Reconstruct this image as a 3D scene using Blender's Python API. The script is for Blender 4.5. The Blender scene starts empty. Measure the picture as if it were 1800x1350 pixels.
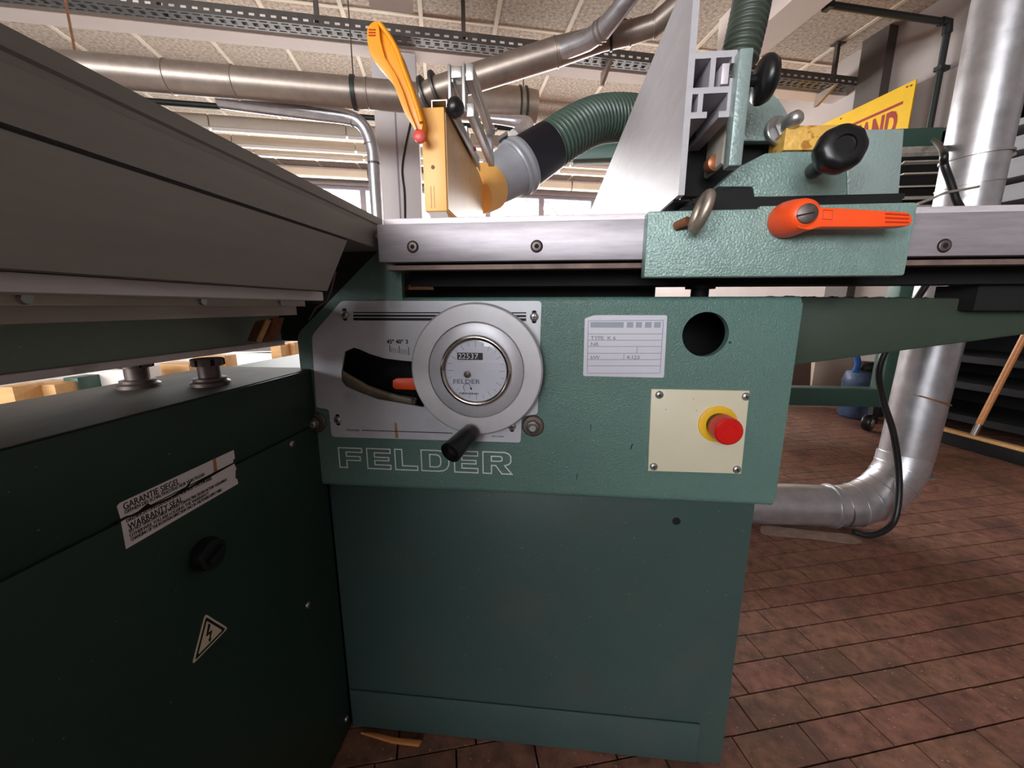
import bpy, bmesh, math, random
from mathutils import Vector, Matrix
from mathutils.geometry import tessellate_polygon
random.seed(7)
PI = math.pi
SC = bpy.context.scene
COL = SC.collection

# ---------------------------------------------------------------- camera, world, light, exposure
HC = 0.79                      # camera height (m)
FPX = 686.0                    # focal length in pixels of the 1800 px wide frame
PITCH, YAW, RYAW = math.radians(11.2), math.radians(5.64), math.radians(15.3)
cam = bpy.data.cameras.new('camera'); cam.sensor_width = 36.0; cam.lens = 36.0 * FPX / 1800.0
cam.clip_start = 0.02; cam.clip_end = 200
camo = bpy.data.objects.new('camera', cam); COL.objects.link(camo)
camo.location = (0, 0, HC); camo.rotation_euler = (PI / 2 - PITCH, 0, YAW)
SC.camera = camo
SC.view_settings.view_transform = 'Standard'; SC.view_settings.look = 'None'
SC.view_settings.gamma = 1.0; SC.view_settings.use_curve_mapping = False
SC.view_settings.exposure = 0.45
world = bpy.data.worlds.new('overcast_sky'); SC.world = world; world.use_nodes = True
bg = world.node_tree.nodes['Background']; bg.inputs[0].default_value = (0.93, 0.97, 1.0, 1); bg.inputs[1].default_value = 3.2
RM = Matrix.Rotation(RYAW, 4, 'Z')      # room axes (u right, v away, z up) -> world (machine axes)

def area(name, u, v, z, sx, sy, power, aim, col=(1, 1, 1)):
    l = bpy.data.lights.new(name, 'AREA'); l.shape = 'RECTANGLE'; l.size = sx; l.size_y = sy
    l.energy = power; l.color = col
    o = bpy.data.objects.new(name, l); COL.objects.link(o)
    o.location = RM @ Vector((u, v, z))
    o.rotation_euler = (RM.to_3x3() @ Vector(aim)).to_track_quat('-Z', 'Y').to_euler()
    return o
# daylight entering by the windows of the wall behind the photographer
FRONT_V = -4.2
area('daylight_front_window', -5.1, FRONT_V + 0.12, 1.9, 2.4, 1.7, 230, (0.4, 1, -0.12), (0.94, 0.97, 1.0))
area('daylight_front_window', -2.35, FRONT_V + 0.12, 1.9, 2.4, 1.7, 105, (0.2, 1, -0.12), (0.94, 0.97, 1.0))
# daylight entering by the long window band of the far wall
BACK_V = 7.65
area('daylight_back_window', 0.6, BACK_V - 0.25, 2.15, 7.5, 1.3, 330, (0, -1, 0.05), (1.0, 0.985, 0.965))

# ---------------------------------------------------------------- pixel -> place helpers (1800x1350 frame)
_cp, _sp = math.cos(PITCH), math.sin(PITCH)
W_ = Vector((-math.sin(YAW) * _cp, math.cos(YAW) * _cp, -_sp)); R_ = Vector((math.cos(YAW), math.sin(YAW), 0)); U_ = R_.cross(W_)
CAM = Vector((0, 0, HC))
def ray(x, y): return W_ + R_ * ((x - 900) / FPX) - U_ * ((y - 675) / FPX)
def P(x, y, Y): d = ray(x, y); return CAM + d * (Y / d.y)                # on a plane Y = const (machine axes)
def PX(x, y, X): d = ray(x, y); return CAM + d * (X / d.x)
def PZ(x, y, Z): d = ray(x, y); return CAM + d * ((Z - HC) / d.z)
RI = RM.inverted()
def rray(x, y): return RI.to_3x3() @ ray(x, y)
def RV(x, y, v): d = rray(x, y); return CAM + d * (v / d.y)              # room axes, plane v = const
def RU(x, y, u): d = rray(x, y); return CAM + d * (u / d.x)
def RZ(x, y, z): d = rray(x, y); return CAM + d * ((z - HC) / d.z)
def proj(p):
    q = Vector(p) - CAM; k = q.dot(W_)
    return 900 + FPX * q.dot(R_) / k, 675 - FPX * q.dot(U_) / k, k

# ---------------------------------------------------------------- mesh helpers
class G:
    def __init__(s, T=None): s.v = []; s.f = []; s.T = T
    def add(s, vs, fs):
        n = len(s.v)
        for p in vs:
            p = Vector(p); s.v.append(s.T @ p if s.T else p)
        for f in fs: s.f.append([i + n for i in f])
        return s
    def box(s, x0, x1, y0, y1, z0, z1):
        return s.add([(x0,y0,z0),(x1,y0,z0),(x1,y1,z0),(x0,y1,z0),(x0,y0,z1),(x1,y0,z1),(x1,y1,z1),(x0,y1,z1)],
                     [(0,3,2,1),(4,5,6,7),(0,1,5,4),(1,2,6,5),(2,3,7,6),(3,0,4,7)])
    def prism(s, loops, vec):
        if isinstance(loops[0][0], (int, float)): loops = [loops]
        loops = [[Vector(p) for p in l] for l in loops]; vec = Vector(vec)
        flat = [p for l in loops for p in l]; n = len(flat)
        vs = flat + [p + vec for p in flat]
        if len(loops) == 1: fs = [list(range(n)), [i + n for i in reversed(range(n))]]
        else:
            fs = []
            for t in tessellate_polygon(loops): fs += [list(t), [i + n for i in reversed(t)]]
        k = 0
        for l in loops:
            m = len(l)
            for i in range(m):
                a, b = k + i, k + (i + 1) % m
                fs.append([a, a + n, b + n, b])
            k += m
        return s.add(vs, fs)
    def tube(s, path, r, seg=14, closed=False, caps=True):
        path = [Vector(p) for p in path]; n = len(path)
        rr = r if isinstance(r, (list, tuple)) else [r] * n
        vs = []; fs = []; prev = None
        for i in range(n):
            if closed: t = path[(i + 1) % n] - path[i - 1]
            else: t = path[min(i + 1, n - 1)] - path[max(i - 1, 0)]
            if t.length < 1e-9: t = path[min(i + 1, n - 1)] - path[max(i - 2, 0)]
            t.normalize()
            if prev is None:
                a = Vector((0, 0, 1)) if abs(t.z) < 0.9 else Vector((1, 0, 0))
                nx = t.cross(a).normalized()
            else:
                nx = (prev - t * prev.dot(t)).normalized()
            prev = nx; ny = t.cross(nx)
            for k in range(seg):
                a = 2 * PI * k / seg
                vs.append(path[i] + (nx * math.cos(a) + ny * math.sin(a)) * rr[i])
        m = n if closed else n - 1
        for i in range(m):
            j = (i + 1) % n
            for k in range(seg):
                l = (k + 1) % seg
                fs.append([i * seg + k, i * seg + l, j * seg + l, j * seg + k])
        if caps and not closed:
            fs.append(list(reversed(range(seg)))); fs.append([(n - 1) * seg + k for k in range(seg)])
        return s.add(vs, fs)
    def lathe(s, prof, org, axis, seg=32, lobes=0, amp=0.0, caps=True, lobe_min=0.0):
        org = Vector(org); ax = Vector(axis).normalized()
        a = Vector((0, 0, 1)) if abs(ax.z) < 0.9 else Vector((1, 0, 0))
        ex = ax.cross(a).normalized(); ey = ax.cross(ex)
        vs = []; fs = []; n = len(prof)
        for r, h in prof:
            for k in range(seg):
                t = 2 * PI * k / seg
                q = r * (1 + (amp * math.cos(lobes * t) if lobes and r >= lobe_min else 0))
                vs.append(org + ax * h + (ex * math.cos(t) + ey * math.sin(t)) * q)
        for i in range(n - 1):
            for k in range(seg):
                l = (k + 1) % seg
                fs.append([i * seg + k, i * seg + l, (i + 1) * seg + l, (i + 1) * seg + k])
        if caps: fs.append(list(reversed(range(seg)))); fs.append([(n - 1) * seg + k for k in range(seg)])
        return s.add(vs, fs)
    def obox(s, c, ex, ey, ez, hx, hy, hz):       # oriented box, half sizes
        c = Vector(c); ex = Vector(ex).normalized() * hx; ey = Vector(ey).normalized() * hy; ez = Vector(ez).normalized() * hz
        vs = [c + ex * a + ey * b + ez * d for d in (-1, 1) for a, b in ((-1, -1), (1, -1), (1, 1), (-1, 1))]
        return s.add(vs, [(0,3,2,1),(4,5,6,7),(0,1,5,4),(1,2,6,5),(2,3,7,6),(3,0,4,7)])

ORG = {}
def _props(o, label, cat, group, kind):
    if label: o['label'] = label
    if cat: o['category'] = cat
    if group: o['group'] = group
    if kind: o['kind'] = kind
def thing(name, loc, label, cat, group=None, kind=None):
    o = bpy.data.objects.new(name, None); COL.objects.link(o); o.location = loc; o.empty_display_size = 0.05
    ORG[o.name] = Vector(loc); _props(o, label, cat, group, kind); return o
def obj(name, g, m, parent=None, bevel=0, seg=2, label=None, cat=None, group=None, kind=None, smooth=38, recalc=True):
    if parent is not None: org = ORG[parent.name]
    else:
        xs = [p.x for p in g.v]; ys = [p.y for p in g.v]; zs = [p.z for p in g.v]
        org = Vector(((min(xs) + max(xs)) / 2, (min(ys) + max(ys)) / 2, min(zs)))
    me = bpy.data.meshes.new(name)
    me.from_pydata([p - org for p in g.v], [], g.f)
    bm = bmesh.new(); bm.from_mesh(me)
    if recalc: bmesh.ops.recalc_face_normals(bm, faces=bm.faces)
    if bevel:
        es = [e for e in bm.edges if len(e.link_faces) == 2 and e.calc_face_angle(0) > 0.5]
        bmesh.ops.bevel(bm, geom=es, offset=bevel, segments=seg, affect='EDGES', clamp_overlap=True, profile=0.5)
    bm.to_mesh(me); bm.free()
    if smooth:
        me.polygons.foreach_set('use_smooth', [True] * len(me.polygons))
        me.set_sharp_from_angle(angle=math.radians(smooth))
    me.materials.append(m)
    o = bpy.data.objects.new(name, me); COL.objects.link(o)
    if parent is not None: o.parent = parent
    else: o.location = org
    ORG[o.name] = org
    _props(o, label, cat, group, kind)
    return o
def rounded(pts, r, n=4):
    pts = [Vector(p) for p in pts]; out = []
    for i, p in enumerate(pts):
        rr = r[i] if isinstance(r, (list, tuple)) else r
        if rr <= 0: out.append(p); continue
        a = (pts[i - 1] - p); b = (pts[(i + 1) % len(pts)] - p)
        d = min(rr, a.length * 0.45, b.length * 0.45); a = p + a.normalized() * d; b = p + b.normalized() * d
        for k in range(n + 1):
            t = k / n; out.append(a * (1 - t) ** 2 + p * 2 * t * (1 - t) + b * t * t)
    return out
def smoothpath(pts, n=8):
    pts = [Vector(p) for p in pts]; out = []
    for i in range(len(pts) - 1):
        p0 = pts[max(i - 1, 0)]; p1 = pts[i]; p2 = pts[i + 1]; p3 = pts[min(i + 2, len(pts) - 1)]
        for k in range(n):
            t = k / n
            out.append(0.5 * ((2 * p1) + (p2 - p0) * t + (2 * p0 - 5 * p1 + 4 * p2 - p3) * t * t + (3 * p1 - p0 - 3 * p2 + p3) * t ** 3))
    out.append(pts[-1]); return out
def text(g, s, org, ex, ey, size, sx=1.0, depth=0.0004, align='LEFT', spacing=1.0, bold=0.0):
    c = bpy.data.curves.new('t', 'FONT'); c.body = s; c.size = size; c.align_x = align; c.space_character = spacing
    c.resolution_u = 3; c.offset = bold; c.extrude = depth / 2
    o = bpy.data.objects.new('t', c); me = bpy.data.meshes.new_from_object(o)
    ex = Vector(ex).normalized(); ey = Vector(ey).normalized(); en = ex.cross(ey); org = Vector(org)
    g.add([org + ex * (v.co.x * sx) + ey * v.co.y + en * v.co.z for v in me.vertices], [list(p.vertices) for p in me.polygons])
    bpy.data.objects.remove(o); bpy.data.curves.remove(c); bpy.data.meshes.remove(me)
    return g

# ---------------------------------------------------------------- materials
def lin(c): return tuple(((x / 255) / 12.92 if x / 255 <= 0.04045 else ((x / 255 + 0.055) / 1.055) ** 2.4) for x in c[:3])
MATS = {}
def mat(name, col, rough=0.5, metal=0.0, var=0.12, vs=6.0, bump=0.0, bs=200.0, bd=2.0, stretch=None, speck=None, blotch=None, spec=0.5, coat=0.0, rvar=0.0, per=0.0, wpos=False):
    if name in MATS: return MATS[name]
    m = bpy.data.materials.new(name); m.use_nodes = True; nt = m.node_tree; N = nt.nodes; L = nt.links
    b = N['Principled BSDF']; b.inputs['Roughness'].default_value = rough; b.inputs['Metallic'].default_value = metal
    b.inputs['Specular IOR Level'].default_value = spec; b.inputs['Coat Weight'].default_value = coat
    tc = N.new('ShaderNodeTexCoord'); mp = N.new('ShaderNodeMapping'); src = tc.outputs['Object']
    if wpos: src = N.new('ShaderNodeNewGeometry').outputs['Position']
    L.new(src, mp.inputs[0])
    if stretch: mp.inputs['Scale'].default_value = stretch
    c = lin(col)
    nz = N.new('ShaderNodeTexNoise'); nz.inputs['Scale'].default_value = vs; nz.inputs['Detail'].default_value = 6; nz.inputs['Roughness'].default_value = 0.65
    L.new(mp.outputs[0], nz.inputs['Vector'])
    mr = N.new('ShaderNodeMapRange'); mr.inputs[1].default_value = 0.3; mr.inputs[2].default_value = 0.7
    L.new(nz.outputs[0], mr.inputs[0])
    mx = N.new('ShaderNodeMix'); mx.data_type = 'RGBA'
    mx.inputs[6].default_value = (*[x * (1 - var) for x in c], 1); mx.inputs[7].default_value = (*[min(1, x * (1 + var)) for x in c], 1)
    L.new(mr.outputs[0], mx.inputs[0]); out = mx.outputs[2]
    if per:
        oi = N.new('ShaderNodeObjectInfo'); ge = N.new('ShaderNodeNewGeometry')
        ad = N.new('ShaderNodeMath'); ad.operation = 'ADD'; fr = N.new('ShaderNodeMath'); fr.operation = 'FRACT'
        L.new(oi.outputs['Random'], ad.inputs[0]); L.new(ge.outputs['Random Per Island'], ad.inputs[1]); L.new(ad.outputs[0], fr.inputs[0])
        hv = N.new('ShaderNodeHueSaturation')
        m2 = N.new('ShaderNodeMapRange'); m2.inputs[3].default_value = 1 - per; m2.inputs[4].default_value = 1 + per
        L.new(fr.outputs[0], m2.inputs[0]); L.new(m2.outputs[0], hv.inputs['Value'])
        fr2 = N.new('ShaderNodeMath'); fr2.operation = 'MULTIPLY'; fr2.inputs[1].default_value = 7.31; L.new(fr.outputs[0], fr2.inputs[0])
        fr3 = N.new('ShaderNodeMath'); fr3.operation = 'FRACT'; L.new(fr2.outputs[0], fr3.inputs[0])
        m3 = N.new('ShaderNodeMapRange'); m3.inputs[3].default_value = 0.492; m3.inputs[4].default_value = 0.506
        L.new(fr3.outputs[0], m3.inputs[0]); L.new(m3.outputs[0], hv.inputs['Hue'])
        L.new(out, hv.inputs['Color']); out = hv.outputs[0]
    if blotch:      # (colour, scale, threshold, softness)
        n2 = N.new('ShaderNodeTexNoise'); n2.inputs['Scale'].default_value = blotch[1]; n2.inputs['Detail'].default_value = 8
        L.new(src, n2.inputs['Vector'])
        r2 = N.new('ShaderNodeMapRange'); r2.inputs[1].default_value = blotch[2]; r2.inputs[2].default_value = blotch[2] + blotch[3]
        L.new(n2.outputs[0], r2.inputs[0])
        x2 = N.new('ShaderNodeMix'); x2.data_type = 'RGBA'; x2.inputs[7].default_value = (*lin(blotch[0]), 1)
        L.new(r2.outputs[0], x2.inputs[0]); L.new(out, x2.inputs[6]); out = x2.outputs[2]
    if speck:       # (colour, scale, threshold)
        n3 = N.new('ShaderNodeTexNoise'); n3.inputs['Scale'].default_value = speck[1]; n3.inputs['Detail'].default_value = 1
        L.new(src, n3.inputs['Vector'])
        r3 = N.new('ShaderNodeMapRange'); r3.inputs[1].default_value = speck[2]; r3.inputs[2].default_value = speck[2] + 0.02
        L.new(n3.outputs[0], r3.inputs[0])
        x3 = N.new('ShaderNodeMix'); x3.data_type = 'RGBA'; x3.inputs[7].default_value = (*lin(speck[0]), 1)
        L.new(r3.outputs[0], x3.inputs[0]); L.new(out, x3.inputs[6]); out = x3.outputs[2]
    L.new(out, b.inputs['Base Color'])
    if rvar:
        r4 = N.new('ShaderNodeMapRange'); r4.inputs[3].default_value = max(0.02, rough - rvar); r4.inputs[4].default_value = min(1, rough + rvar)
        L.new(nz.outputs[0], r4.inputs[0]); L.new(r4.outputs[0], b.inputs['Roughness'])
    if bump:
        n4 = N.new('ShaderNodeTexNoise'); n4.inputs['Scale'].default_value = bs; n4.inputs['Detail'].default_value = bd
        L.new(mp.outputs[0], n4.inputs['Vector'])
        bp = N.new('ShaderNodeBump'); bp.inputs['Strength'].default_value = bump; bp.inputs['Distance'].default_value = 0.002
        L.new(n4.outputs[0], bp.inputs['Height']); L.new(bp.outputs[0], b.inputs['Normal'])
    MATS[name] = m; return m

green_panel = mat('green_panel_paint', (94, 125, 117), 0.40, 0, 0.10, 5, bump=0.55, bs=420, speck=((150, 165, 155), 330, 0.775))
green_cab = mat('green_cabinet_paint', (64, 85, 82), 0.36, 0, 0.08, 4, bump=0.05, bs=500, speck=((150, 165, 155), 330, 0.785), blotch=((76, 84, 82), 7, 0.55, 0.25))
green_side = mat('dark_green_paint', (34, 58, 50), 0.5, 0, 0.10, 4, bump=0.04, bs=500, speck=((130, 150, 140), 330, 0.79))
green_hammer = mat('hammered_green_paint', (130, 154, 148), 0.34, 0.15, 0.12, 60, bump=0.6, bs=380, bd=2.0)
green_hammer2 = mat('hammered_grey_green_paint', (146, 163, 160), 0.36, 0.2, 0.08, 9, bump=0.3, bs=300, bd=1.0)
green_arm = mat('green_arm_paint', (50, 62, 51), 0.42, 0, 0.14, 6, bump=0.05, bs=400, blotch=((70, 50, 38), 9, 0.62, 0.2))
green_frame = mat('green_frame_paint', (56, 88, 78), 0.45, 0, 0.08, 5)
steel_plate = mat('brushed_silver_plate', (214, 214, 222), 0.45, 0.2, 0.06, 30, speck=((222, 222, 230), 260, 0.73), blotch=((186, 186, 194), 18, 0.62, 0.15))
wheel_al = mat('turned_aluminium', (204, 201, 206), 0.42, 0.3, 0.05, 40)
wheel_al2 = mat('turned_aluminium_inner', (192, 190, 197), 0.38, 0.35, 0.05, 40)
alu = mat('aluminium_extrusion', (186, 182, 187), 0.52, 0.3, 0.08, 5, stretch=(1, 4, 18))
alu_end = mat('sawn_aluminium', (214, 205, 212), 0.5, 0.3, 0.05, 40)
rail_m = mat('ground_steel_rail', (166, 159, 165), 0.45, 0.45, 0.2, 9, stretch=(1.2, 6, 10), blotch=((140, 128, 128), 22, 0.66, 0.12))
slide_m = mat('weathered_aluminium', (138, 135, 129), 0.6, 0.1, 0.12, 4, stretch=(8, 1, 8), bump=0.03, bs=300)
slide_l = mat('bare_aluminium_strip', (232, 224, 222), 0.5, 0.1, 0.12, 8, stretch=(8, 1, 8), blotch=((120, 110, 105), 25, 0.6, 0.2))
slide_o = mat('dull_steel_strip', (196, 188, 176), 0.6, 0.1, 0.18, 8, stretch=(8, 1, 8))
green_beam = mat('grey_green_beam_paint', (138, 154, 142), 0.5, 0, 0.14, 6, speck=((150, 160, 150), 240, 0.74))
cabtop_m = mat('dirty_cabinet_top', (78, 70, 60), 0.68, 0.0, 0.25, 7, stretch=(3, 1, 1), blotch=((34, 38, 32), 8, 0.5, 0.2))
chrome = mat('chrome', (205, 200, 196), 0.16, 1.0, 0.05, 10)
zinc = mat('zinc_plated_steel', (190, 188, 186), 0.34, 0.85, 0.12, 20)
zinc_dark = mat('oxidised_bolt_steel', (112, 100, 96), 0.45, 0.7, 0.25, 90)
galv = mat('galvanised_steel', (194, 193, 198), 0.33, 0.8, 0.14, 22, bump=0.06, bs=60, rvar=0.1)
galv_dusty = mat('dusty_galvanised_steel', (156, 142, 132), 0.42, 0.65, 0.16, 12, bump=0.04, bs=60)
black = mat('black_plastic', (22, 22, 24), 0.32, 0, 0.1, 10)
black_matt = mat('black_dirty_steel_and_shade', (16, 15, 15), 0.7, 0.2, 0.3, 14)  # black steel parts, and the shade blocks around the fence
black_tape = mat('black_tape', (20, 20, 28), 0.38, 0, 0.25, 14, bump=0.3, bs=30)
hollow = mat('hole_and_shade_black', (9, 9, 9), 0.8)  # stands in for shade in holes, gaps and under the table
orange = mat('orange_plastic', (250, 84, 32), 0.38, 0, 0.05, 20)
orange_d = mat('orange_plastic_grooves', (196, 54, 18), 0.5)
yellow_h = mat('yellow_orange_plastic', (238, 150, 8), 0.3, 0, 0.08, 10)
yellow_g = mat('faded_yellow_plastic', (238, 178, 98), 0.42, 0, 0.07, 8)
yellow_side = mat('scuffed_yellow_plastic', (224, 176, 112), 0.4, 0, 0.1, 8, stretch=(1, 14, 1.2), blotch=((196, 170, 150), 9, 0.5, 0.22))
estop_y = mat('emergency_stop_yellow', (246, 190, 40), 0.4)
estop_r = mat('emergency_stop_red', (214, 28, 24), 0.3)
beige = mat('beige_enamel', (224, 216, 190), 0.42, 0, 0.03, 6, speck=((150, 120, 95), 90, 0.78))
print_black = mat('black_print', (18, 18, 22), 0.6)
print_grey = mat('grey_print', (120, 122, 140), 0.6)
print_white = mat('white_print', (246, 250, 248), 0.5)
sticker = mat('sticker_paper', (240, 234, 236), 0.5, 0, 0.05, 10, blotch=((196, 150, 120), 26, 0.75, 0.05))
label_m = mat('type_label_film', (220, 218, 230), 0.4, 0.1, 0.04, 12)
cream = mat('cream_sticker', (236, 224, 196), 0.5, 0, 0.05, 20)
crust = mat('dark_sawdust_crust', (62, 46, 36), 0.9, 0, 0.3, 60)
rust = mat('rust_and_resin', (120, 74, 44), 0.7, 0, 0.4, 60, bump=0.5, bs=150)
rust_run = mat('rust_run', (190, 130, 84), 0.6, 0, 0.25, 60)
red_plastic = mat('red_plastic', (200, 70, 60), 0.4)
hose_g = mat('ribbed_green_hose', (62, 80, 71), 0.35, 0, 0.12, 12)
hose_d = mat('dark_green_hose', (66, 74, 64), 0.4, 0, 0.12, 12)
grey_plastic = mat('grey_duct_tape', (150, 152, 158), 0.42, 0.25, 0.14, 12, bump=0.35, bs=26)
gold = mat('flaking_gold_sticker', (224, 176, 88), 0.45, 0.15, 0.16, 26, bump=0.5, bs=120, blotch=((176, 116, 40), 60, 0.54, 0.05))
floor_wood = mat('end_grain_wood_block', (128, 88, 72), 0.62, 0, 0.48, 34, bump=0.3, bs=160, bd=6, per=0.13, blotch=((80, 59, 50), 7, 0.5, 0.28), speck=((170, 140, 118), 150, 0.72), wpos=True)
floor_joint = mat('dirt_filled_joint', (40, 28, 23), 0.9)
wall_m = mat('painted_concrete', (178, 167, 163), 0.75, 0, 0.05, 2.5, bump=0.05, bs=80)
beam_m = mat('painted_beam', (226, 212, 204), 0.7, 0, 0.05, 3)
col_m = mat('painted_column', (202, 192, 192), 0.6, 0, 0.03, 3)
woodwool = mat('wood_wool_board', (188, 172, 156), 0.9, 0, 0.5, 38, bump=1.0, bs=70, bd=8)
batten_m = mat('ceiling_batten', (226, 212, 192), 0.7, 0, 0.05, 5)
dark_steel = mat('dark_brown_steel', (86, 76, 72), 0.6, 0.2, 0.12, 6)
tray_m = mat('dull_zinc_tray', (92, 87, 84), 0.45, 0.6, 0.15, 12)
fix_m = mat('cream_light_housing', (186, 174, 160), 0.55, 0, 0.06, 4)
frame_m = mat('window_frame_grey', (150, 140, 150), 0.5)
pipe_dark = mat('dark_green_pipe', (36, 44, 42), 0.45)
sign_y = mat('sign_yellow', (240, 190, 20), 0.45, 0, 0.06, 5)
sign_r = mat('sign_red_print', (160, 40, 24), 0.5)
wood_l = mat('light_timber', (216, 168, 112), 0.6, 0, 0.14, 8, stretch=(1, 8, 8))
wood_h = mat('varnished_handle_wood', (196, 128, 72), 0.4, 0, 0.15, 14, stretch=(1, 1, 6))
white_board = mat('white_melamine', (226, 218, 212), 0.5, 0, 0.03, 6)
rack_m = mat('black_rack_steel', (26, 25, 26), 0.6, 0.2)
board_g = mat('grey_shelf_board', (150, 148, 152), 0.55, 0, 0.08, 5)
blue_m = mat('blue_plastic', (50, 96, 170), 0.4)
card = mat('beige_cardboard', (190, 176, 160), 0.7, 0, 0.05, 5)
brown_m = mat('brown_board', (104, 80, 70), 0.6, 0, 0.1, 8)
bristle = mat('black_bristle', (14, 13, 13), 0.85, 0, 0.3, 80, bump=0.6, bs=300)
twig = mat('bare_twigs', (150, 140, 140), 0.8)
cable_m = mat('black_rubber_cable', (20, 20, 22), 0.4)
wire_m = mat('silver_wire', (190, 182, 176), 0.35, 0.7)
def glass_mat():
    m = bpy.data.materials.new('window_glass'); m.use_nodes = True; nt = m.node_tree; N = nt.nodes; L = nt.links
    N.remove(N['Principled BSDF']); o = N['Material Output']
    t = N.new('ShaderNodeBsdfTransparent'); g = N.new('ShaderNodeBsdfGlossy'); g.inputs['Roughness'].default_value = 0.02
    f = N.new('ShaderNodeFresnel'); f.inputs[0].default_value = 1.45; mx = N.new('ShaderNodeMixShader')
    L.new(f.outputs[0], mx.inputs[0]); L.new(t.outputs[0], mx.inputs[1]); L.new(g.outputs[0], mx.inputs[2]); L.new(mx.outputs[0], o.inputs[0])
    return m
glass = glass_mat()


# ================================================================ THE SETTING (room axes)
ZC, RU_W, LU_W = 3.10, 3.83, -6.6
def struct(name, g, m, **k): return obj(name, g, m, kind='structure', **k)
floor = thing('floor', (0, 0, 0), 'reddish brown end-grain wood block floor', 'floor', kind='structure')
obj('joint_bed', G(RM).box(LU_W, RU_W, FRONT_V, BACK_V, -0.05, -0.009), floor_joint, floor)
# wooden blocks: rows along u, 63.5 mm deep, 138 mm long, running bond
PV, PU, GAP = 0.0665, 0.142, 0.0034
bg_ = G().box(0, PU - GAP, 0, PV - GAP, -0.028, 0)
bme = obj('wood_block', bg_, floor_wood, floor, smooth=0)
block_mesh = bme.data; bpy.data.objects.remove(bme)
blocks = []; hidden = []
r = 0
vv = -0.35
while vv < 6.2:
    off = random.uniform(-0.012, 0.012) + (PU * 0.5 if r % 2 else 0) + 0.02 * math.sin(r * 1.7)
    uu = -1.5 + off
    while uu < RU_W - PU:
        w = RM @ Vector((uu + PU / 2, vv + PV / 2, 0)); x, y, k = proj(w)
        if k > 0.15 and -100 < x < 1900 and y < 1480:
            seen = x > 585 and (y > 1255 or x > 1235) and not (x < 1330 and y < 880)
            (blocks if seen else hidden).append((k, uu, vv))
        else: hidden.append((9, uu, vv))
        uu += PU
    vv += PV; r += 1
blocks.sort()
first, rest = blocks[:300], blocks[300:] + hidden
for k, uu, vv in first:
    o = bpy.data.objects.new('wood_block', block_mesh); COL.objects.link(o); o.parent = floor
    o.location = RM @ Vector((uu, vv, random.uniform(-0.0014, 0.0))); o.rotation_euler = (random.uniform(-.004, .004), random.uniform(-.004, .004), RYAW)
gs = G(RM)
for k, uu, vv in rest: gs.box(uu, uu + PU - GAP, vv, vv + PV - GAP, -0.02, random.uniform(-0.0014, 0))
ob = obj('wood_block_field', gs, floor_wood, floor, smooth=0, recalc=False); ob['kind'] = 'stuff'

ceiling = thing('ceiling', RM @ Vector((0, 0, ZC)), 'wood-wool board ceiling with pale battens', 'ceiling', kind='structure')
obj('slab', G(RM).box(LU_W, RU_W, FRONT_V, BACK_V, ZC + 0.03, ZC + 0.15), dark_steel, ceiling)
BU0 = RZ(372, 70, ZC).x
PW = 0.612
pm = obj('board', G().box(0, PW - 0.03, 0, 1.97, 0, 0.025), woodwool, ceiling); pmesh = pm.data; bpy.data.objects.remove(pm)
pmesh.transform(Matrix.Translation(RM @ Vector((0, 0, ZC))))       # board mesh back to its own origin
V0S = [-4.15, -2.17, -0.19, 1.79, 3.77, 5.75]
ub = BU0
while ub - PW > LU_W: ub -= PW
cols_u = []
while ub < RU_W - 0.1:
    cols_u.append(ub)
    for j, v0 in enumerate(V0S):
        o = bpy.data.objects.new('ceiling_board', pmesh); COL.objects.link(o); o.parent = ceiling
        o.location = RM @ Vector((ub + 0.015, v0, 0.004 * ((j + len(cols_u)) % 3) / 3 - 0.002)); o.rotation_euler = (0, 0, RYAW)
    ub += PW
for u0 in cols_u + [ub]:
    obj('batten', G(RM).box(u0 - 0.016, u0 + 0.016, FRONT_V, BACK_V, ZC - 0.012, ZC + 0.03), batten_m, ceiling)
for v0 in (1.775, 3.755, 5.735):
    obj('cross_batten', G(RM).box(LU_W, RU_W, v0 - 0.012, v0 + 0.012, ZC - 0.009, ZC + 0.03), batten_m, ceiling)

struct('wall_right', G(RM).box(RU_W, RU_W + 0.2, FRONT_V, BACK_V, 0, ZC + 0.1), wall_m)
for zz in (2.55,): struct('trim_joint', G(RM).box(RU_W - 0.004, RU_W + 0.01, FRONT_V, BACK_V, zz, zz + 0.008), frame_m)
struct('wall_left', G(RM).box(LU_W - 0.2, LU_W, FRONT_V, BACK_V, 0, ZC + 0.1), wall_m)
SILL, HEAD = 1.45, 2.845
struct('wall_back', G(RM).box(LU_W, RU_W, BACK_V, BACK_V + 0.25, 0, SILL).box(LU_W, RU_W, BACK_V, BACK_V + 0.25, HEAD, ZC + 0.1), wall_m)
struct('trim_lintel', G(RM).box(LU_W, RU_W, BACK_V - 0.03, BACK_V, 2.985, ZC), brown_m)
struct('wall_front', G(RM).box(LU_W, RU_W, FRONT_V - 0.25, FRONT_V, 0, 1.0).box(LU_W, RU_W, FRONT_V - 0.25, FRONT_V, 2.8, ZC + 0.1)
       .box(LU_W, -6.4, FRONT_V - 0.25, FRONT_V, 1.0, 2.8).box(-3.85, -3.6, FRONT_V - 0.25, FRONT_V, 1.0, 2.8).box(-1.1, RU_W, FRONT_V - 0.25, FRONT_V, 1.0, 2.8), wall_m)
MUL = [-6.6, -5.3, -4.3, -3.3, -2.35, -1.35, -0.1, 0.86, 1.88, 2.92, RU_W]
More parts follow.
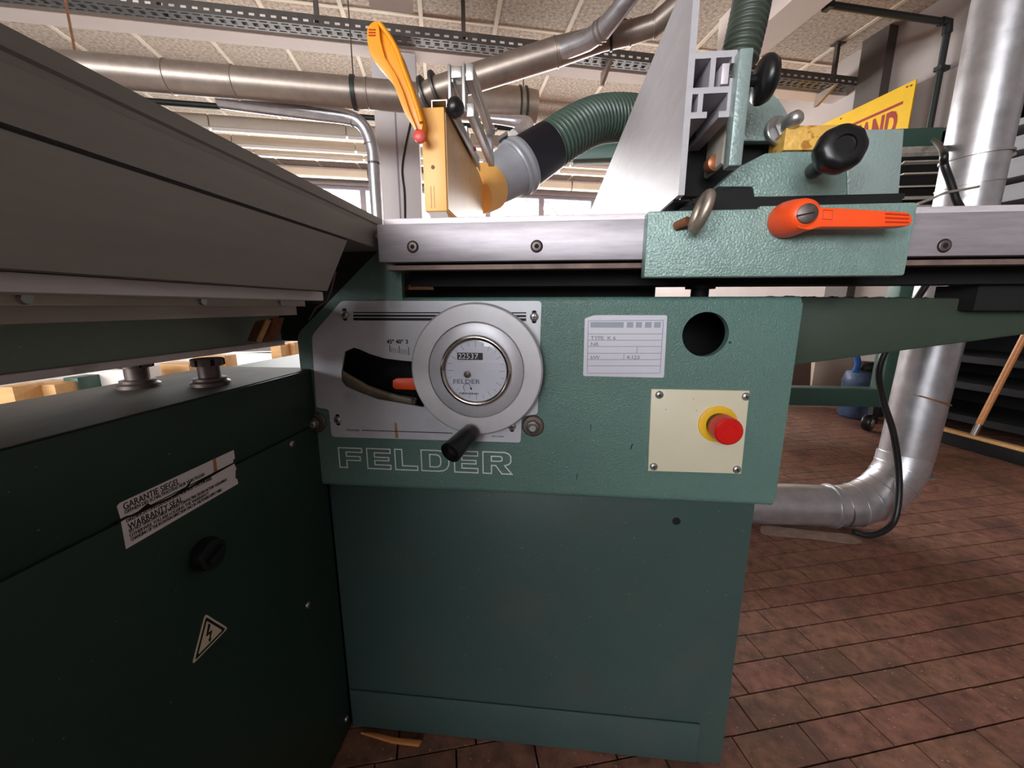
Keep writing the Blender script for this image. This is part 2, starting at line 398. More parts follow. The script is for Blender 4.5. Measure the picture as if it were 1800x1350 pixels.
for i in range(len(MUL) - 1):
    a, b = MUL[i], MUL[i + 1]; fw = 0.045
    w = thing('window_%d' % (i + 1), RM @ Vector(((a + b) / 2, BACK_V + 0.08, SILL)), None, None, kind='structure')
    obj('frame', G(RM).box(a, b, BACK_V + .06, BACK_V + .13, HEAD - fw, HEAD).box(a, b, BACK_V + .06, BACK_V + .13, SILL, SILL + fw)
        .box(a, a + fw, BACK_V + .06, BACK_V + .13, SILL + fw, HEAD - fw).box(b - fw, b, BACK_V + .06, BACK_V + .13, SILL + fw, HEAD - fw), frame_m, w)
    obj('pane', G(RM).box(a + fw, b - fw, BACK_V + .09, BACK_V + .096, SILL + fw, HEAD - fw), glass, w)
for i, (a, b) in enumerate(((-6.4, -3.85), (-3.6, -1.1))):
    w = thing('window_%d' % (len(MUL) + i), RM @ Vector(((a + b) / 2, FRONT_V - 0.1, 1.0)), None, None, kind='structure'); fw = 0.05
    g = G(RM).box(a, b, FRONT_V - .16, FRONT_V - .1, 2.75, 2.8).box(a, b, FRONT_V - .16, FRONT_V - .1, 1.0, 1.05)
    for u in (a, (a + b) / 2 - .025, b - .05): g.box(u, u + fw, FRONT_V - .16, FRONT_V - .1, 1.05, 2.75)
    obj('frame', g, frame_m, w)
    obj('pane', G(RM).box(a, b, FRONT_V - .135, FRONT_V - .129, 1.05, 2.75), glass, w)
# concrete beams and the column below them
struct('trim_cross_beam', G(RM).box(LU_W, RU_W, 3.575, 3.72, 2.75, 2.90), beam_m)
struct('trim_long_beam', G(RM).box(-0.44, -0.15, FRONT_V, 3.30, 2.83, ZC), beam_m)
struct('trim_side_beam', G(RM).box(2.30, 2.56, FRONT_V, 3.38, 2.75, ZC), beam_m)
struct('trim_column', G(RM).box(-0.50, -0.16, 3.60, 3.82, 0, 2.7495), col_m, bevel=0.01)
struct('trim_column_groove', G(RM).box(-0.345, -0.335, 3.593, 3.60, 0, 2.75), frame_m)
struct('trim_wall_column', G(RM).box(RU_W - 0.09, RU_W, 3.19, 3.41, 0, ZC), dark_steel)

# ================================================================ BACKGROUND THINGS
# rolled blinds above the far windows
for k, (a, b) in enumerate(((-4.9, -1.19), (-1.17, 2.34), (2.37, 3.75))):
    prof = [(7.33, 2.99), (7.33, 2.90), (7.345, 2.875), (7.38, 2.865), (7.42, 2.875), (7.43, 2.90), (7.43, 2.99)]
    t = thing('rolled_blind', RM @ Vector(((a + b) / 2, 7.38, 2.865)), ('cream rolled blind above the far windows behind the left sloping table', 'cream rolled blind above the far windows seen under the green hose', 'short cream rolled blind nearest the right wall above the far windows')[k], 'blind', 'rolled blinds over the far windows')
    obj('fabric', G(RM).prism(rounded([(a, v, z) for v, z in prof], 0), (b - a, 0, 0)), fix_m, t, smooth=50)
    obj('top_rail', G(RM).box(a, b, 7.34, 7.42, 2.99, 3.02), frame_m, t)
# rows of long light housings near the far wall
for k, (v, z0, z1, d) in enumerate(((5.5, 2.80, 2.96, 0.10), (6.0, 2.81, 2.94, 0.10), (6.6, 2.91, 2.99, 0.12))):
    t = thing('linear_light', RM @ Vector((0, v, z0)), ('unlit cream linear light housing, tallest and nearest of three rows below the ceiling',
              'unlit cream linear light housing, middle one of three rows below the ceiling', 'unlit cream linear light housing, slimmest and farthest of three rows below the ceiling')[k], 'light', 'rows of unlit ceiling lights')
    u = -5.6
    while u < 3.4:
        obj('housing', G(RM).box(u, u + 1.49, v, v + d, z0 + 0.03, z1), fix_m, t, bevel=0.01)
        obj('diffuser', G(RM).prism([(u + .01, v + .01, z0 + .03), (u + .01, v + .03, z0), (u + .01, v + d - .03, z0), (u + .01, v + d - .01, z0 + .03)], (1.47, 0, 0)), white_board, t)
        u += 1.5
obj('conduit_pipe', G(RM).tube([(-5.5, 5.2, 2.92), (3.7, 5.2, 2.92)], 0.03, 12), pipe_dark, label='dark straight conduit pipe running below the ceiling in front of the light rows', cat='pipe')
# perforated cable tray
tr = thing('cable_tray', RM @ Vector((0, 3.4, 2.745)), 'perforated grey cable tray hung below the ceiling across the room', 'cable tray')
TU0, TU1 = -5.5, RU_W - 0.1
z = 2.745
g = G(RM)
for (v0, v1) in ((3.40, 3.412), (3.424, 3.440), (3.476, 3.492), (3.504, 3.516)): g.box(TU0, TU1, v0, v1, z, z + 0.002)
u = TU0
while u < TU1 - 0.05:
    g.box(u, u + 0.022, 3.412, 3.424, z, z + 0.002); g.box(u + .03, u + 0.052, 3.492, 3.504, z, z + 0.002)
    g.box(u, u + 0.034, 3.440, 3.476, z, z + 0.002)
    u += 0.07
obj('perforated_base', g, tray_m, tr)
for v, nm in ((3.398, 'side_rail'), (3.516, 'side_rail')):
    g = G(RM).box(TU0, TU1, v, v + .002, z, z + .02).box(TU0, TU1, v, v + .002, z + .036, z + .07)
    u = TU0
    while u < TU1 - .05: g.box(u, u + .035, v, v + .002, z + .02, z + .036); u += .07
    obj(nm, g, tray_m, tr)
for (x, y) in ((555, 10), (275, 0), (815, 60), (1475, 70)):
    u = RV(x, y, 3.45).x
    obj('hanger', G(RM).box(u - .015, u + .015, 3.44, 3.47, z + .002, ZC - .012).box(u - .05, u + .05, 3.42, 3.49, ZC - .02, ZC - .012), dark_steel, tr)
for (x, y) in ((660, 90), (1068, 120), (1460, 150)):
    u = RV(x, y, 3.45).x
    obj('support_bracket', G(RM).prism([(u, 3.39, z), (u, 3.60, z), (u, 3.60, z - .10), (u, 3.57, z - .10)], (0.025, 0, 0)), galv_dusty, tr)

def duct(name, path, rad, m, label, seams=(), group=None, seg=28, collars=(), cm=None):
    t = thing(name, Vector(path[0]) , label, 'duct', group)
    obj('pipe', G().tube(path, rad, seg), m, t, smooth=50)
    for s in seams:       # raised seam ring at arclength position index / fraction
        i, f = s; p = Vector(path[i]).lerp(Vector(path[i + 1]), f); d = (Vector(path[i + 1]) - Vector(path[i])).normalized()
        obj('seam_ring', G().lathe([(rad + .0005, -.006), (rad + .004, -.003), (rad + .004, .003), (rad + .0005, .006)], p, d, seg), m, t)
    for s in collars:
        i, f, w = s; p = Vector(path[i]).lerp(Vector(path[i + 1]), f); d = (Vector(path[i + 1]) - Vector(path[i])).normalized()
        obj('clamp_collar', G().lathe([(rad, -w), (rad + .009, -w), (rad + .009, w), (rad, w)], p, d, seg), cm or pipe_dark, t)
    return t
def rw(x, y, v): return RM @ RV(x, y, v)
# long horizontal extraction duct, left of the column
vA = 2.8
a0 = rw(-400, 110, vA); zA = 2.068
def rp(u, v, z): return RM @ Vector((u, v, z))
uF = RV(735, 160, vA).x
us = [RV(x, 150, vA).x for x in (300, 415, 622, 645)]
pathA = [rp(-4.5, vA, zA), rp(us[0], vA, zA), rp(us[1], vA, zA), rp(us[2], vA, zA), rp(us[3], vA, zA), rp(uF, vA, zA)]
tA = duct('extraction_duct', pathA, 0.082, galv_dusty, 'long galvanised extraction duct crossing the column, then rising right above the yellow guard', seams=((1, 0), (2, 0), (4, 0)), collars=((3, 0, .012),))
obj('hanger_rod', G(RM).tube([(us[2], vA, zA + .08), (us[2], vA, ZC - .012)], 0.004, 6), dark_steel, tA)
u = RV(128, 70, vA).x
obj('hanger_rod', G(RM).tube([(u, vA, zA + .08), (u, vA, ZC - .012)], 0.006, 6), rust, tA)
# flange, then the duct rising to the right with its branch
B = [rp(uF + .01, vA, zA), rw(770, 158, 2.75), rw(820, 142, 2.7), rw(978, 92, 2.5), rw(1060, 68, 2.42), rw(1108, 58, 2.36), rw(1150, 45, 2.3), rw(1215, -10, 2.2), rw(1290, -120, 2.1)]
tB = tA
obj('rising_pipe', G().tube(B, [0.072, 0.072, .074, .074, 0.060, .058, 0.056, .056, .056], 26), galv_dusty, tA, smooth=50)
def ring(parent, p, d, r0, m=galv_dusty, w=.006, h=.005, name='seam_ring'):
    return obj(name, G().lathe([(r0 - .004, -w), (r0 + h, -w * .6), (r0 + h, w * .6), (r0 - .004, w)], p, d, 26), m, parent)
for i, rr in ((3, .074), (5, .058), (6, .056)): ring(tB, B[i], (B[i] - B[i - 1]), rr)
ring(tB, B[4].lerp(B[5], .3), B[5] - B[4], .060, pipe_dark, .010, .007, 'clamp_collar')
for q in (0.35, 0.95):
    p = B[0].lerp(B[1], q); obj('flange', G().lathe([(.06, -.008), (.105, -.008), (.105, .008), (.06, .008)], p, B[1] - B[0], 30), tray_m, tB)
br = [rw(990, 88, 2.46), rw(1035, 70, 2.36), rw(1060, 52, 2.28), rw(1085, 22, 2.2), rw(1120, -25, 2.1), rw(1170, -110, 2.0)]
obj('branch_pipe', G().tube(br, [.05, .05, .05, .045, .045, .045], 24), galv, tB, smooth=50)
ring(tB, br[2], br[2] - br[1], .05); ring(tB, br[2].lerp(br[1], .3), br[2] - br[1], .05)
# small duct dropping beside the column
D = [rw(385, 172, 2.95), rw(470, 185, 2.95), rw(560, 198, 2.95), rw(615, 207, 2.95), rw(637, 220, 2.95), rw(649, 242, 2.95), rw(656, 270, 2.95)]
pD = D[-1]; D = smoothpath(D, 5) + [Vector((pD.x, pD.y, 0.35))]
rD = [0.058 - 0.018 * min(1, i / 18) for i in range(len(D))]
tD = duct('drop_duct', D, rD, galv, 'thin galvanised duct bending down beside the white column', seg=20)
for (x, y) in ((623, 212), (651, 254)): ring(tD, rw(x, y, 2.95), Vector((1, 0, -.6)) if y < 230 else Vector((0, 0, 1)), .036)
ring(tD, Vector((pD.x, pD.y, rw(660, 288, 2.95).z)), (0, 0, 1), .034, pipe_dark, .012, .006, 'clamp_collar')
# far short duct end to the right of the column
C1 = [rw(790, 178, 4.3), rw(912, 187, 4.3), rw(920, 187.5, 4.3), rw(942, 190, 4.3)]
tC = duct('duct_end', C1, [.165, .165, .16, .15], galv_dusty, 'dark open duct end with collar hanging behind the yellow guard', seg=30)
for q in (0.0, .35): ring(tC, C1[1].lerp(C1[3], q), C1[3] - C1[0], .165, pipe_dark, .012, .01, 'clamp_collar')
dd = smoothpath([rw(835, 206, 4.1), rw(895, 212, 4.05), rw(920, 216, 4.0), rw(925, 224, 3.97), rw(913, 236, 3.92), rw(905, 242, 3.9)], 5)
obj('elbow_pipe', G().tube(dd, [.03 + .04 * min(1, i / 12) for i in range(len(dd))], 20), galv, tC, smooth=50)
obj('hanger_rod', G().tube([C1[2] + Vector((0, 0, .14)), Vector((C1[2].x, C1[2].y, ZC - .012))], .006, 6), dark_steel, tC)
obj('power_cable', G().tube(smoothpath([rw(855, 222, 4.2), rw(880, 218, 4.12), rw(895, 208, 4.05), rw(905, 206, 4.12)], 6), .007, 8), cable_m, label='thin black cable looping below the far duct end', cat='cable')
g = G().tube(smoothpath([rw(1085, 33, 2.6), rw(1120, 42, 2.6), rw(1155, 40, 2.6), rw(1188, 24, 2.6), rw(1230, -10, 2.6)], 6), .012, 8)
obj('power_cable', g, cable_m, label='black cable sagging beside the rising duct under the ceiling', cat='cable')
g = G().tube(smoothpath([rw(722, 215, 3.594), rw(712, 262, 3.594), rw(707, 300, 3.594), rw(711, 340, 3.594), rw(712, 400, 3.594), rw(712, 520, 3.594)], 6), .008, 8)
obj('power_cable', g, cable_m, label='black cable hanging down the face of the white column', cat='cable')
# right wall: pipe, conduits, sign
zP = RU(1668, 40, 3.775).z
pth = [(2.562, 2.78, zP), (3.70, 2.78, zP), (3.765, 2.78, zP - .01), (3.775, 2.78, zP - .07), (3.775, 2.78, 0.3)]
tP = thing('heating_pipe', rp(3.775, 2.78, .3), 'dark green pipe crossing under the ceiling and dropping down the right wall', 'pipe')
obj('pipe', G(RM).tube(pth, 0.022, 14), pipe_dark, tP, smooth=60)
obj('elbow', G(RM).tube([(3.70, 2.78, zP), (3.765, 2.78, zP), (3.776, 2.78, zP - .07)], 0.03, 14), pipe_dark, tP)
for zz in (2.55, 1.6): obj('pipe_clip', G(RM).box(3.745, RU_W, 2.755, 2.805, zz, zz + .03), pipe_dark, tP)
obj('pipe_clip', G(RM).box(2.70, 2.74, 2.75, 2.81, zP - .03, ZC - .012), pipe_dark, tP)
for k, zz in enumerate((2.42, 2.37)):
    obj('wall_conduit', G(RM).tube([(RU_W - .015, 3.42, zz), (RU_W - .015, 7.5, zz)], .012, 8), pipe_dark,
        label=('upper', 'lower')[k] + ' of two thin dark conduits along the right wall behind the steel column', cat='conduit', group='wall conduits')
SU = RU_W - 0.105                      # the sign hangs in front of the steel column
sg = thing('wall_sign', rp(SU, 3.3, 2.0), 'yellow sign with red lettering mounted on the right wall', 'sign')
sTR = RU(1610, 144, SU); sTL = RU(1450, 213, SU); sBR = RU(1590, 215, SU)
SV0, SV1, SZ0, SZ1 = sTR.y, sTL.y + 0.45, sTR.z - 0.55, (sTR.z + sTL.z) / 2
obj('board', G(RM).box(SU, SU + .012, SV0, SV1, SZ0, SZ1), sign_y, sg)
obj('spacer', G(RM).box(SU + .012, RU_W - .09, 3.25, 3.36, 2.2, 2.3), dark_steel, sg)
st = RU(1587, 180, SU)
obj('red_stripe', G(RM).box(SU - .0015, SU, st.y, SV1 - .08, st.z - .012, st.z + .010), sign_r, sg)
gt = G(); nrm_ = RM.to_3x3()
dt = RU(1581, 190, SU)
text(gt, 'TAND', RM @ Vector((SU - .001, dt.y, dt.z - .19)), nrm_ @ Vector((0, -1, 0)), (0, 0, 1), 0.262, sx=0.50, depth=.001, align='RIGHT', bold=.012, spacing=1.08)
obj('lettering', gt, sign_r, sg, label='red lettering', smooth=0)
for (v, z_) in ((SV0 + .03, SZ1 - .03), (SV0 + .06, SZ1 - .025), (SV0 + .6, SZ1 - .03)):
    obj('screw', G(RM).lathe([(.008, 0), (.006, .004)], (SU, v, z_), (-1, 0, 0), 10), rust, sg)

# ================================================================ THE TABLE SAW (machine axes: X right, Y away)
YP = 0.56                                   # front panel plane
saw = thing('table_saw', (0, 0.75, 0), 'green panel saw with silver handwheel, scale plate and white outlined lettering', 'table saw')
# ---- upper housing front panel
out = [P(x, y, YP) for x, y in ((553, 850), (527, 588), (664, 450), (664, 435), (705, 435), (706, 519), (1415, 521), (1360, 885))]
xL, xR = -0.383, 0.330
zB, zT = 0.503, 0.8035
sl_out = [(606, 618), (622, 611), (632, 614), (650, 622), (676, 630), (709, 634), (745, 637), (745, 716), (700, 708), (664, 702), (632, 690), (608, 680), (600, 670), (600, 654)]
hc = P(1240, 588, YP); HR = 0.0305
circ = [hc + Vector((math.cos(a) * HR, 0, math.sin(a) * HR)) for a in [2 * PI * k / 40 for k in range(40)]]
slc = P(668, 662, YP)
slot_big = [slc + (P(x, y, YP) - slc) * 1.06 for x, y in sl_out]
zd = P(527, 588, YP).z; xd = P(664, 450, YP).x; xs = P(705, 480, YP).x
FR_ = .008
outline = rounded([(xL, YP, zB + FR_), (xL, YP, zd), (xd, YP, zd + (xd - xL) * 0.875), (xd, YP, 0.862), (xs, YP, 0.862), (xs, YP, zT - FR_), (xR, YP, zT - FR_), (xR, YP, zB + FR_)], [.003, .012, 0, 0, 0, 0, .003, .003], 5)
panel = obj('front_panel', G().prism([outline, circ, slot_big], (0, 0.012, 0)), green_panel, saw)
qa = [PI / 2 * k / 6 for k in range(7)]
obj('bottom_fold', G().prism([(xL + .002, YP + FR_ - FR_ * math.cos(a), zB + FR_ - FR_ * math.sin(a)) for a in qa] + [(xL + .002, YP + FR_, zB + FR_)], (xR - xL - .004, 0, 0)), green_panel, panel, smooth=60)
obj('top_fold', G().prism([(xs, YP + FR_ - FR_ * math.cos(a), zT - FR_ + FR_ * math.sin(a)) for a in qa] + [(xs, YP + FR_, zT - FR_)], (xR - xs - .002, 0, 0)), green_panel, panel, smooth=60)
obj('inner_dark_sheet', G().box(xL + .012, -.02, .63, .636, zB + .012, .80), hollow, saw)  # black sheet added to stand in for the dark inside the slot
for (x, y, l_, w_, t_) in ((1110, 785, .0045, .0008, .28), (1038.5, 751, .0045, .0004, 0), (1283, 602, .0014, .0014, 0), (1014, 838, .005, .0006, .1)):
    c = P(x, y, YP); obj('paint_chip', G().obox(c + Vector((0, -.0001, 0)), (math.sin(t_), 0, math.cos(t_)), (0, 1, 0), (math.cos(t_), 0, -math.sin(t_)), l_, .0002, w_), print_black if x != 1014 else green_side, panel, smooth=0)
g = G().box(xL, xL + .01, YP + .012, .74, zB, zd).box(xR - .01, xR, YP + .012, .74, zB, zT - .004).box(xL, xR, YP + .012, .74, zB, zB + .01).box(xs, xR, YP + .012, .74, zT - .012, zT - .004)
obj('housing_shell', g, green_cab, saw)
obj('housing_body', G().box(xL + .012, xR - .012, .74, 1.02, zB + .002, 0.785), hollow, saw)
# ---- lower cabinet
CX0, CX1, CY = -0.366, 0.3125, 0.576
obj('lower_cabinet', G().box(CX0, CX1, CY, 1.02, 0.0, zB - .0005), green_cab, saw, bevel=.003)
pz = P(900, 1238, CY).z
obj('plinth_plate', G().box(CX0 + .004, 0.268, CY - .0040, CY - .0002, 0.004, pz), green_cab, saw, bevel=.0016)
def screwhead(parent, c, r, m=zinc, h=.003, d=(0, -1, 0), name='screw', slot='cross'):
    c = Vector(c); d = Vector(d).normalized()
    o = obj(name, G().lathe([(r, 0), (r * .98, h * .35), (r * .8, h * .75), (r * .45, h)], c, d, 20), m, parent)
    e = Vector((1, 0, 0)) if abs(d.x) < .7 else Vector((0, 1, 0)); f = d.cross(e).normalized(); e = f.cross(d)
    a = random.uniform(0, PI); e2 = e * math.cos(a) + f * math.sin(a); f2 = d.cross(e2)
    return o, c, d, e2, f2, h
def crossscrew(parent, c, r, m=zinc, d=(0, -1, 0), single=False, h=.003):
    o, c, d, e, f, h = screwhead(parent, c, r, m, h, d)
    g = G().obox(c + d * (h + .0001), e, f, d, r * .5, r * .1, .0002)
    if not single: g.obox(c + d * (h + .0001), f, e, d, r * .5, r * .1, .00025)
    if ORG.get(o.name) is not None and o.parent and o.parent.parent is None: obj('drive_slot', g, print_black, o)
    else: obj('drive_slot', g, print_black, parent)
    return o
obj('knockout_hole', G().lathe([(.0062, 0), (.0062, .0006)], P(1189, 916, CY), (0, -1, 0), 20), hollow, saw)
for (x, y) in ((1222, 1302),): crossscrew(saw, P(x, y, CY), .0045)
# ---- FELDER outlined letters
def ring_strip(g, loop, w, yoff):
    n = len(loop); inner = []
    for i in range(n):
        p0, p1, p2 = Vector(loop[i - 1]), Vector(loop[i]), Vector(loop[(i + 1) % n])
        d1 = (p1 - p0).normalized(); d2 = (p2 - p1).normalized(); n1 = Vector((-d1.y, d1.x)); n2 = Vector((-d2.y, d2.x))
        b = (n1 + n2); b = b / max(.35, b.length_squared) * 2 if b.length > 1e-6 else n1
        inner.append(p1 + b * w / 1.0)
    vs = [(p[0], YP - yoff, p[1]) for p in loop] + [(p[0], YP - yoff, p[1]) for p in inner]
    m = len(vs); vs += [(a, YP - .00002, c) for a, b_, c in vs]
    fs = []
    for i in range(n):
        j = (i + 1) % n
        fs += [[i, j, n + j, n + i], [m + i, m + n + i, m + n + j, m + j], [i, m + i, m + j, j], [n + i, n + j, m + n + j, m + n + i]]
    g.add(vs, fs)
LET = {
 'F': [[(0,0),(.33,0),(.33,.36),(.86,.36),(.86,.60),(.33,.60),(.33,.76),(.94,.76),(.94,1),(0,1)]],
 'E': [[(0,0),(.95,0),(.95,.24),(.33,.24),(.33,.40),(.88,.40),(.88,.60),(.33,.60),(.33,.76),(.95,.76),(.95,1),(0,1)]],
 'L': [[(0,0),(.95,0),(.95,.24),(.33,.24),(.33,1),(0,1)]],
 'D': [[(0,0),(.62,0),(.8,.04),(.93,.15),(1.0,.34),(1.0,.66),(.93,.85),(.8,.96),(.62,1),(0,1)], [(.33,.24),(.33,.76),(.56,.76),(.65,.70),(.68,.6),(.68,.4),(.65,.3),(.56,.24)]],
 'R': [[(0,0),(.33,0),(.33,.36),(.45,.36),(.66,0),(1.06,0),(.80,.38),(.93,.44),(1.0,.56),(1.0,.80),(.93,.93),(.78,1),(0,1)], [(.33,.60),(.33,.77),(.60,.77),(.66,.74),(.66,.63),(.60,.60)]],
}
Lx = [(596, 641), (645, 690), (694, 737), (740, 790), (798, 843), (848, 902)]
zl0, zl1 = P(597, 822, YP).z, P(597, 786, YP).z
for i, ch in enumerate('FELDER'):
    xa = P(Lx[i][0], 810, YP).x; xb = P(Lx[i][1], 812, YP).x
    zo = (P(Lx[i][0], 822 + (Lx[i][0] - 597) * .041, YP).z); zt = P(Lx[i][0], 786 + (Lx[i][0] - 597) * .028, YP).z
    g = G(); wmax = 1.06 if ch == 'R' else 1.0
    for loop in LET[ch]: ring_strip(g, [(xa + a / wmax * (xb - xa), zo + b * (zt - zo)) for a, b in loop], .0017, .0005)
    obj('letter_outline', g, print_white, panel, label='white outlined letter ' + ch, smooth=0)
# ---- scale plate
YS = YP - .0025
pl = [(600, 529), (952, 529), (945, 728), (917, 732), (915, 778), (583, 768), (578, 720), (556, 716), (548, 590)]
pl = [P(x, y, YS) for x, y in pl]
g = G().prism([rounded(pl, [.006, .006, .004, .004, .004, .006, .004, .003, .008], 4), [P(x, y, YS) for x, y in sl_out]], (0, .002, 0))
plate = obj('scale_plate', g, steel_plate, saw)
for (x, y) in ((606, 553), (939, 557), (594, 738), (900, 749)):
    c = P(x, y, YS)
    obj('screw_slot', G().prism(rounded([c + Vector((-.0032, -.0002, -.009)), c + Vector((.0032, -.0002, -.009)), c + Vector((.0032, -.0002, .009)), c + Vector((-.0032, -.0002, .009))], .003, 4), (0, .0004, 0)), hollow, plate)
    crossscrew(plate, c + Vector((0, -.0003, 0)), .0062, zinc)
for k, (y0, y1) in enumerate(((548.5, 550.6), (553, 556.8), (558.6, 563.3))):
    a, b = P(621, y0, YS), P(925, y0 + 2.5, YS); h = abs(P(621, y1, YS).z - a.z)
    obj('printed_stripe', G().box(a.x, b.x, YS - .0003, YS, a.z - h, a.z), print_black, plate)
gt = G(); ex = (1, 0, 0); ez = (0, 0, 1)
for s_, x in (('45°', 680), ('40°', 696), ('3', 713)):
    obj('scale_number', text(G(), s_, P(x, 604, YS) + Vector((0, -.0003, 0)), ex, ez, .0084, sx=1.0, bold=.00022), print_black, plate, smooth=0)
text(gt, 'FELDER', P(609, 757, YS) + Vector((0, -.0003, 0)), ex, ez, .0034, sx=1.9)
text(gt, 'FELDER', P(864, 768, YS) + Vector((0, -.0003, 0)), ex, ez, .0030, sx=1.9)
obj('printed_text', gt, print_black, plate, smooth=0, kind='stuff')
g = G()
for k in range(11):
    x = 685 + k * 3.3; a = P(x, 606 + (0 if k % 5 == 0 else 5) + k * .4, YS); b = P(x - 1, 619 + k * .5, YS)
    g.box(a.x - (.0005 if k % 5 == 0 else .00025), a.x + (.0005 if k % 5 == 0 else .00025), YS - .0003, YS, b.z, a.z)
a, b = P(636, 757, YS), P(795, 762, YS); g.box(a.x, b.x, YS - .0003, YS, b.z, b.z + .0012)
obj('printed_scale', g, print_black, plate, smooth=0, kind='stuff')
a = P(696, 750, YS); obj('rust_streak', G().prism([a + Vector((-.002, -.0002, .006)), a + Vector((.0015, -.0002, .006)), a + Vector((.003, -.0002, -.018)), a + Vector((-.002, -.0002, -.018))], (0, .0002, 0)), rust_run, plate)
# tilt segment and orange pointer seen in the slot
seg_c = [P(x, y, .60) for x, y in ((596, 652), (616, 664), (645, 680), (680, 692), (730, 702))]
seg_d = [P(x, y, .60) for x, y in ((730, 728), (680, 716), (640, 706), (612, 694), (590, 676))]
obj('tilt_segment', G().prism(seg_c + seg_d, (0, .012, 0)), mat('worn_dark_steel', (206, 194, 172), .5, .1, .4, 30, blotch=((40, 38, 34), 24, .56, .1)), saw, bevel=.002)
obj('tilt_pointer', G().prism([P(x, y, .575) for x, y in ((690, 669), (697, 665), (745, 664), (745, 686), (694, 684), (690, 680))], (0, .004, 0)), orange, saw, bevel=.0008)
# flange nuts either side of the plate
for (x, y) in ((557, 742), (937, 748)):
    c = P(x, y, YP)
    w = obj('flange_washer', G().lathe([(.0165, 0), (.0165, .002), (.0145, .004), (.009, .0045)], c, (0, -1, 0), 28), zinc_dark, saw)
    hx = [c + Vector((math.cos(a + .3) * .0105, -.0045, math.sin(a + .3) * .0105)) for a in [k * PI / 3 for k in range(6)]]
    obj('hex_nut', G().prism(hx, (0, -.006, 0)), zinc_dark, w, bevel=.0008)
    obj('bolt_end', G().lathe([(.0058, 0), (.0058, .003), (.0045, .0045)], c + Vector((0, -.0105, 0)), (0, -1, 0), 18), zinc, w)
# ---- handwheel with counter dial
YW = 0.527
wc = P(836.5, 652, YW); RW = (P(953, 652, YW).x - P(720, 652, YW).x) / 2
Rm = RW * (84 / 116.5); Rb = RW * (62.5 / 116.5)
wheel = obj('handwheel', G().lathe([(RW * .9, .018), (RW * .985, .014), (RW, .009), (RW, .004), (RW * .985, .001), (RW * .97, 0), (Rm + .0006, 0), (Rm + .0002, .0006), (Rm, .004)], wc, (0, 1, 0), 72), wheel_al, saw, label='round silver handwheel', smooth=30)
obj('hub_disc', G().lathe([(Rm - .0006, .003), (Rm - .0012, .0002), (Rm - .002, -.0002), (Rb - .004, -.0002), (Rb - .004, .003)], wc, (0, 1, 0), 72, caps=False), wheel_al2, wheel)
obj('wheel_shaft', G().lathe([(.02, .018), (.02, .036)], wc, (0, 1, 0), 30), wheel_al, wheel)
obj('dial_bezel', G().tube([wc + Vector((math.cos(a) * (Rb - .0035), -.0022, math.sin(a) * (Rb - .0035))) for a in [2 * PI * k / 64 for k in range(64)]], .0036, 12, closed=True), chrome, wheel, label='chrome dial bezel', smooth=80)
Rf = Rb - .006
face = obj('dial_face', G().lathe([(Rf, .004), (Rf, .0006)], wc, (0, 1, 0), 48), label_m, wheel)
g = G()
for k in range(24):
    a = 2 * PI * k / 24; d = Vector((math.cos(a), 0, math.sin(a)))
    l = .008 if k % 2 == 0 else .005
    g.obox(wc + d * (Rf - .0035 - l / 2) + Vector((0, .0004, 0)), d, (0, 1, 0), d.cross(Vector((0, 1, 0))), l / 2, .0002, .00022)
obj('dial_ticks', g, print_grey, wheel, smooth=0)
cw = Vector((P(826, 626, YW).x, YW, P(826, 626, YW).z))
for k in range(5):
    x0 = cw.x - .0178 + k * .0072
    obj('counter_window', G().box(x0, x0 + .0068, YW - .0003, YW + .0005, cw.z - .0052, cw.z + .0046), print_black, wheel)
gt = G(); text(gt, '22537', (cw.x - .0165, YW - .0006, cw.z - .0036), ex, ez, .0104, sx=1.06, spacing=1.03)
obj('counter_digits', gt, print_white, wheel, smooth=0)
obj('center_cap', G().lathe([(.0048, 0), (.0048, .002), (.003, .0028)], P(821.5, 658, YW), (0, -1, 0), 20), zinc_dark, wheel)
gt = G(); c = P(796, 674, YW); text(gt, 'FELDER', (c.x, YW, c.z), ex, ez, .0090, sx=1.30); 
obj('dial_name', gt, print_grey, wheel, smooth=0)
gt = G(); c = P(807, 693, YW); text(gt, 'DREHSINN', (c.x, YW, c.z), ex, ez, .0038, sx=1.5)
ca = P(821, 681, YW)
gt.tube([ca + Vector((math.cos(a) * .0052, 0, math.sin(a) * .0052)) for a in [-.1 + k * .24 for k in range(18)]], .0003, 6)
gt.prism([ca + Vector((.0036, 0, -.0004)), ca + Vector((.0074, 0, -.0004)), ca + Vector((.0058, 0, -.0042))], (0, .0003, 0))
obj('dial_text', gt, print_black, wheel, smooth=0)
obj('dial_glass', G().lathe([(Rf, 0), (Rf * .9, -.0008)], wc + Vector((0, -.0012, 0)), (0, 1, 0), 48), glass, wheel)
h0 = P(831, 757, YW - .003); h1 = P(791.5, 796, YW - .052)
hd = (h1 - h0)
handle = obj('crank_handle', G().lathe([(.010, 0), (.0125, .004), (.0135, hd.length * .35), (.0142, hd.length * .75), (.0152, hd.length * .94), (.0148, hd.length), (.0125, hd.length + .0012), (.0095, hd.length + .0012), (.0088, hd.length - .006)], h0, hd, 30), black, wheel, smooth=50, label='black plastic crank handle')
obj('handle_end', G().lathe([(.0088, 0), (.0088, .001)], h1 - hd.normalized() * .007, hd, 24), zinc_dark, wheel)
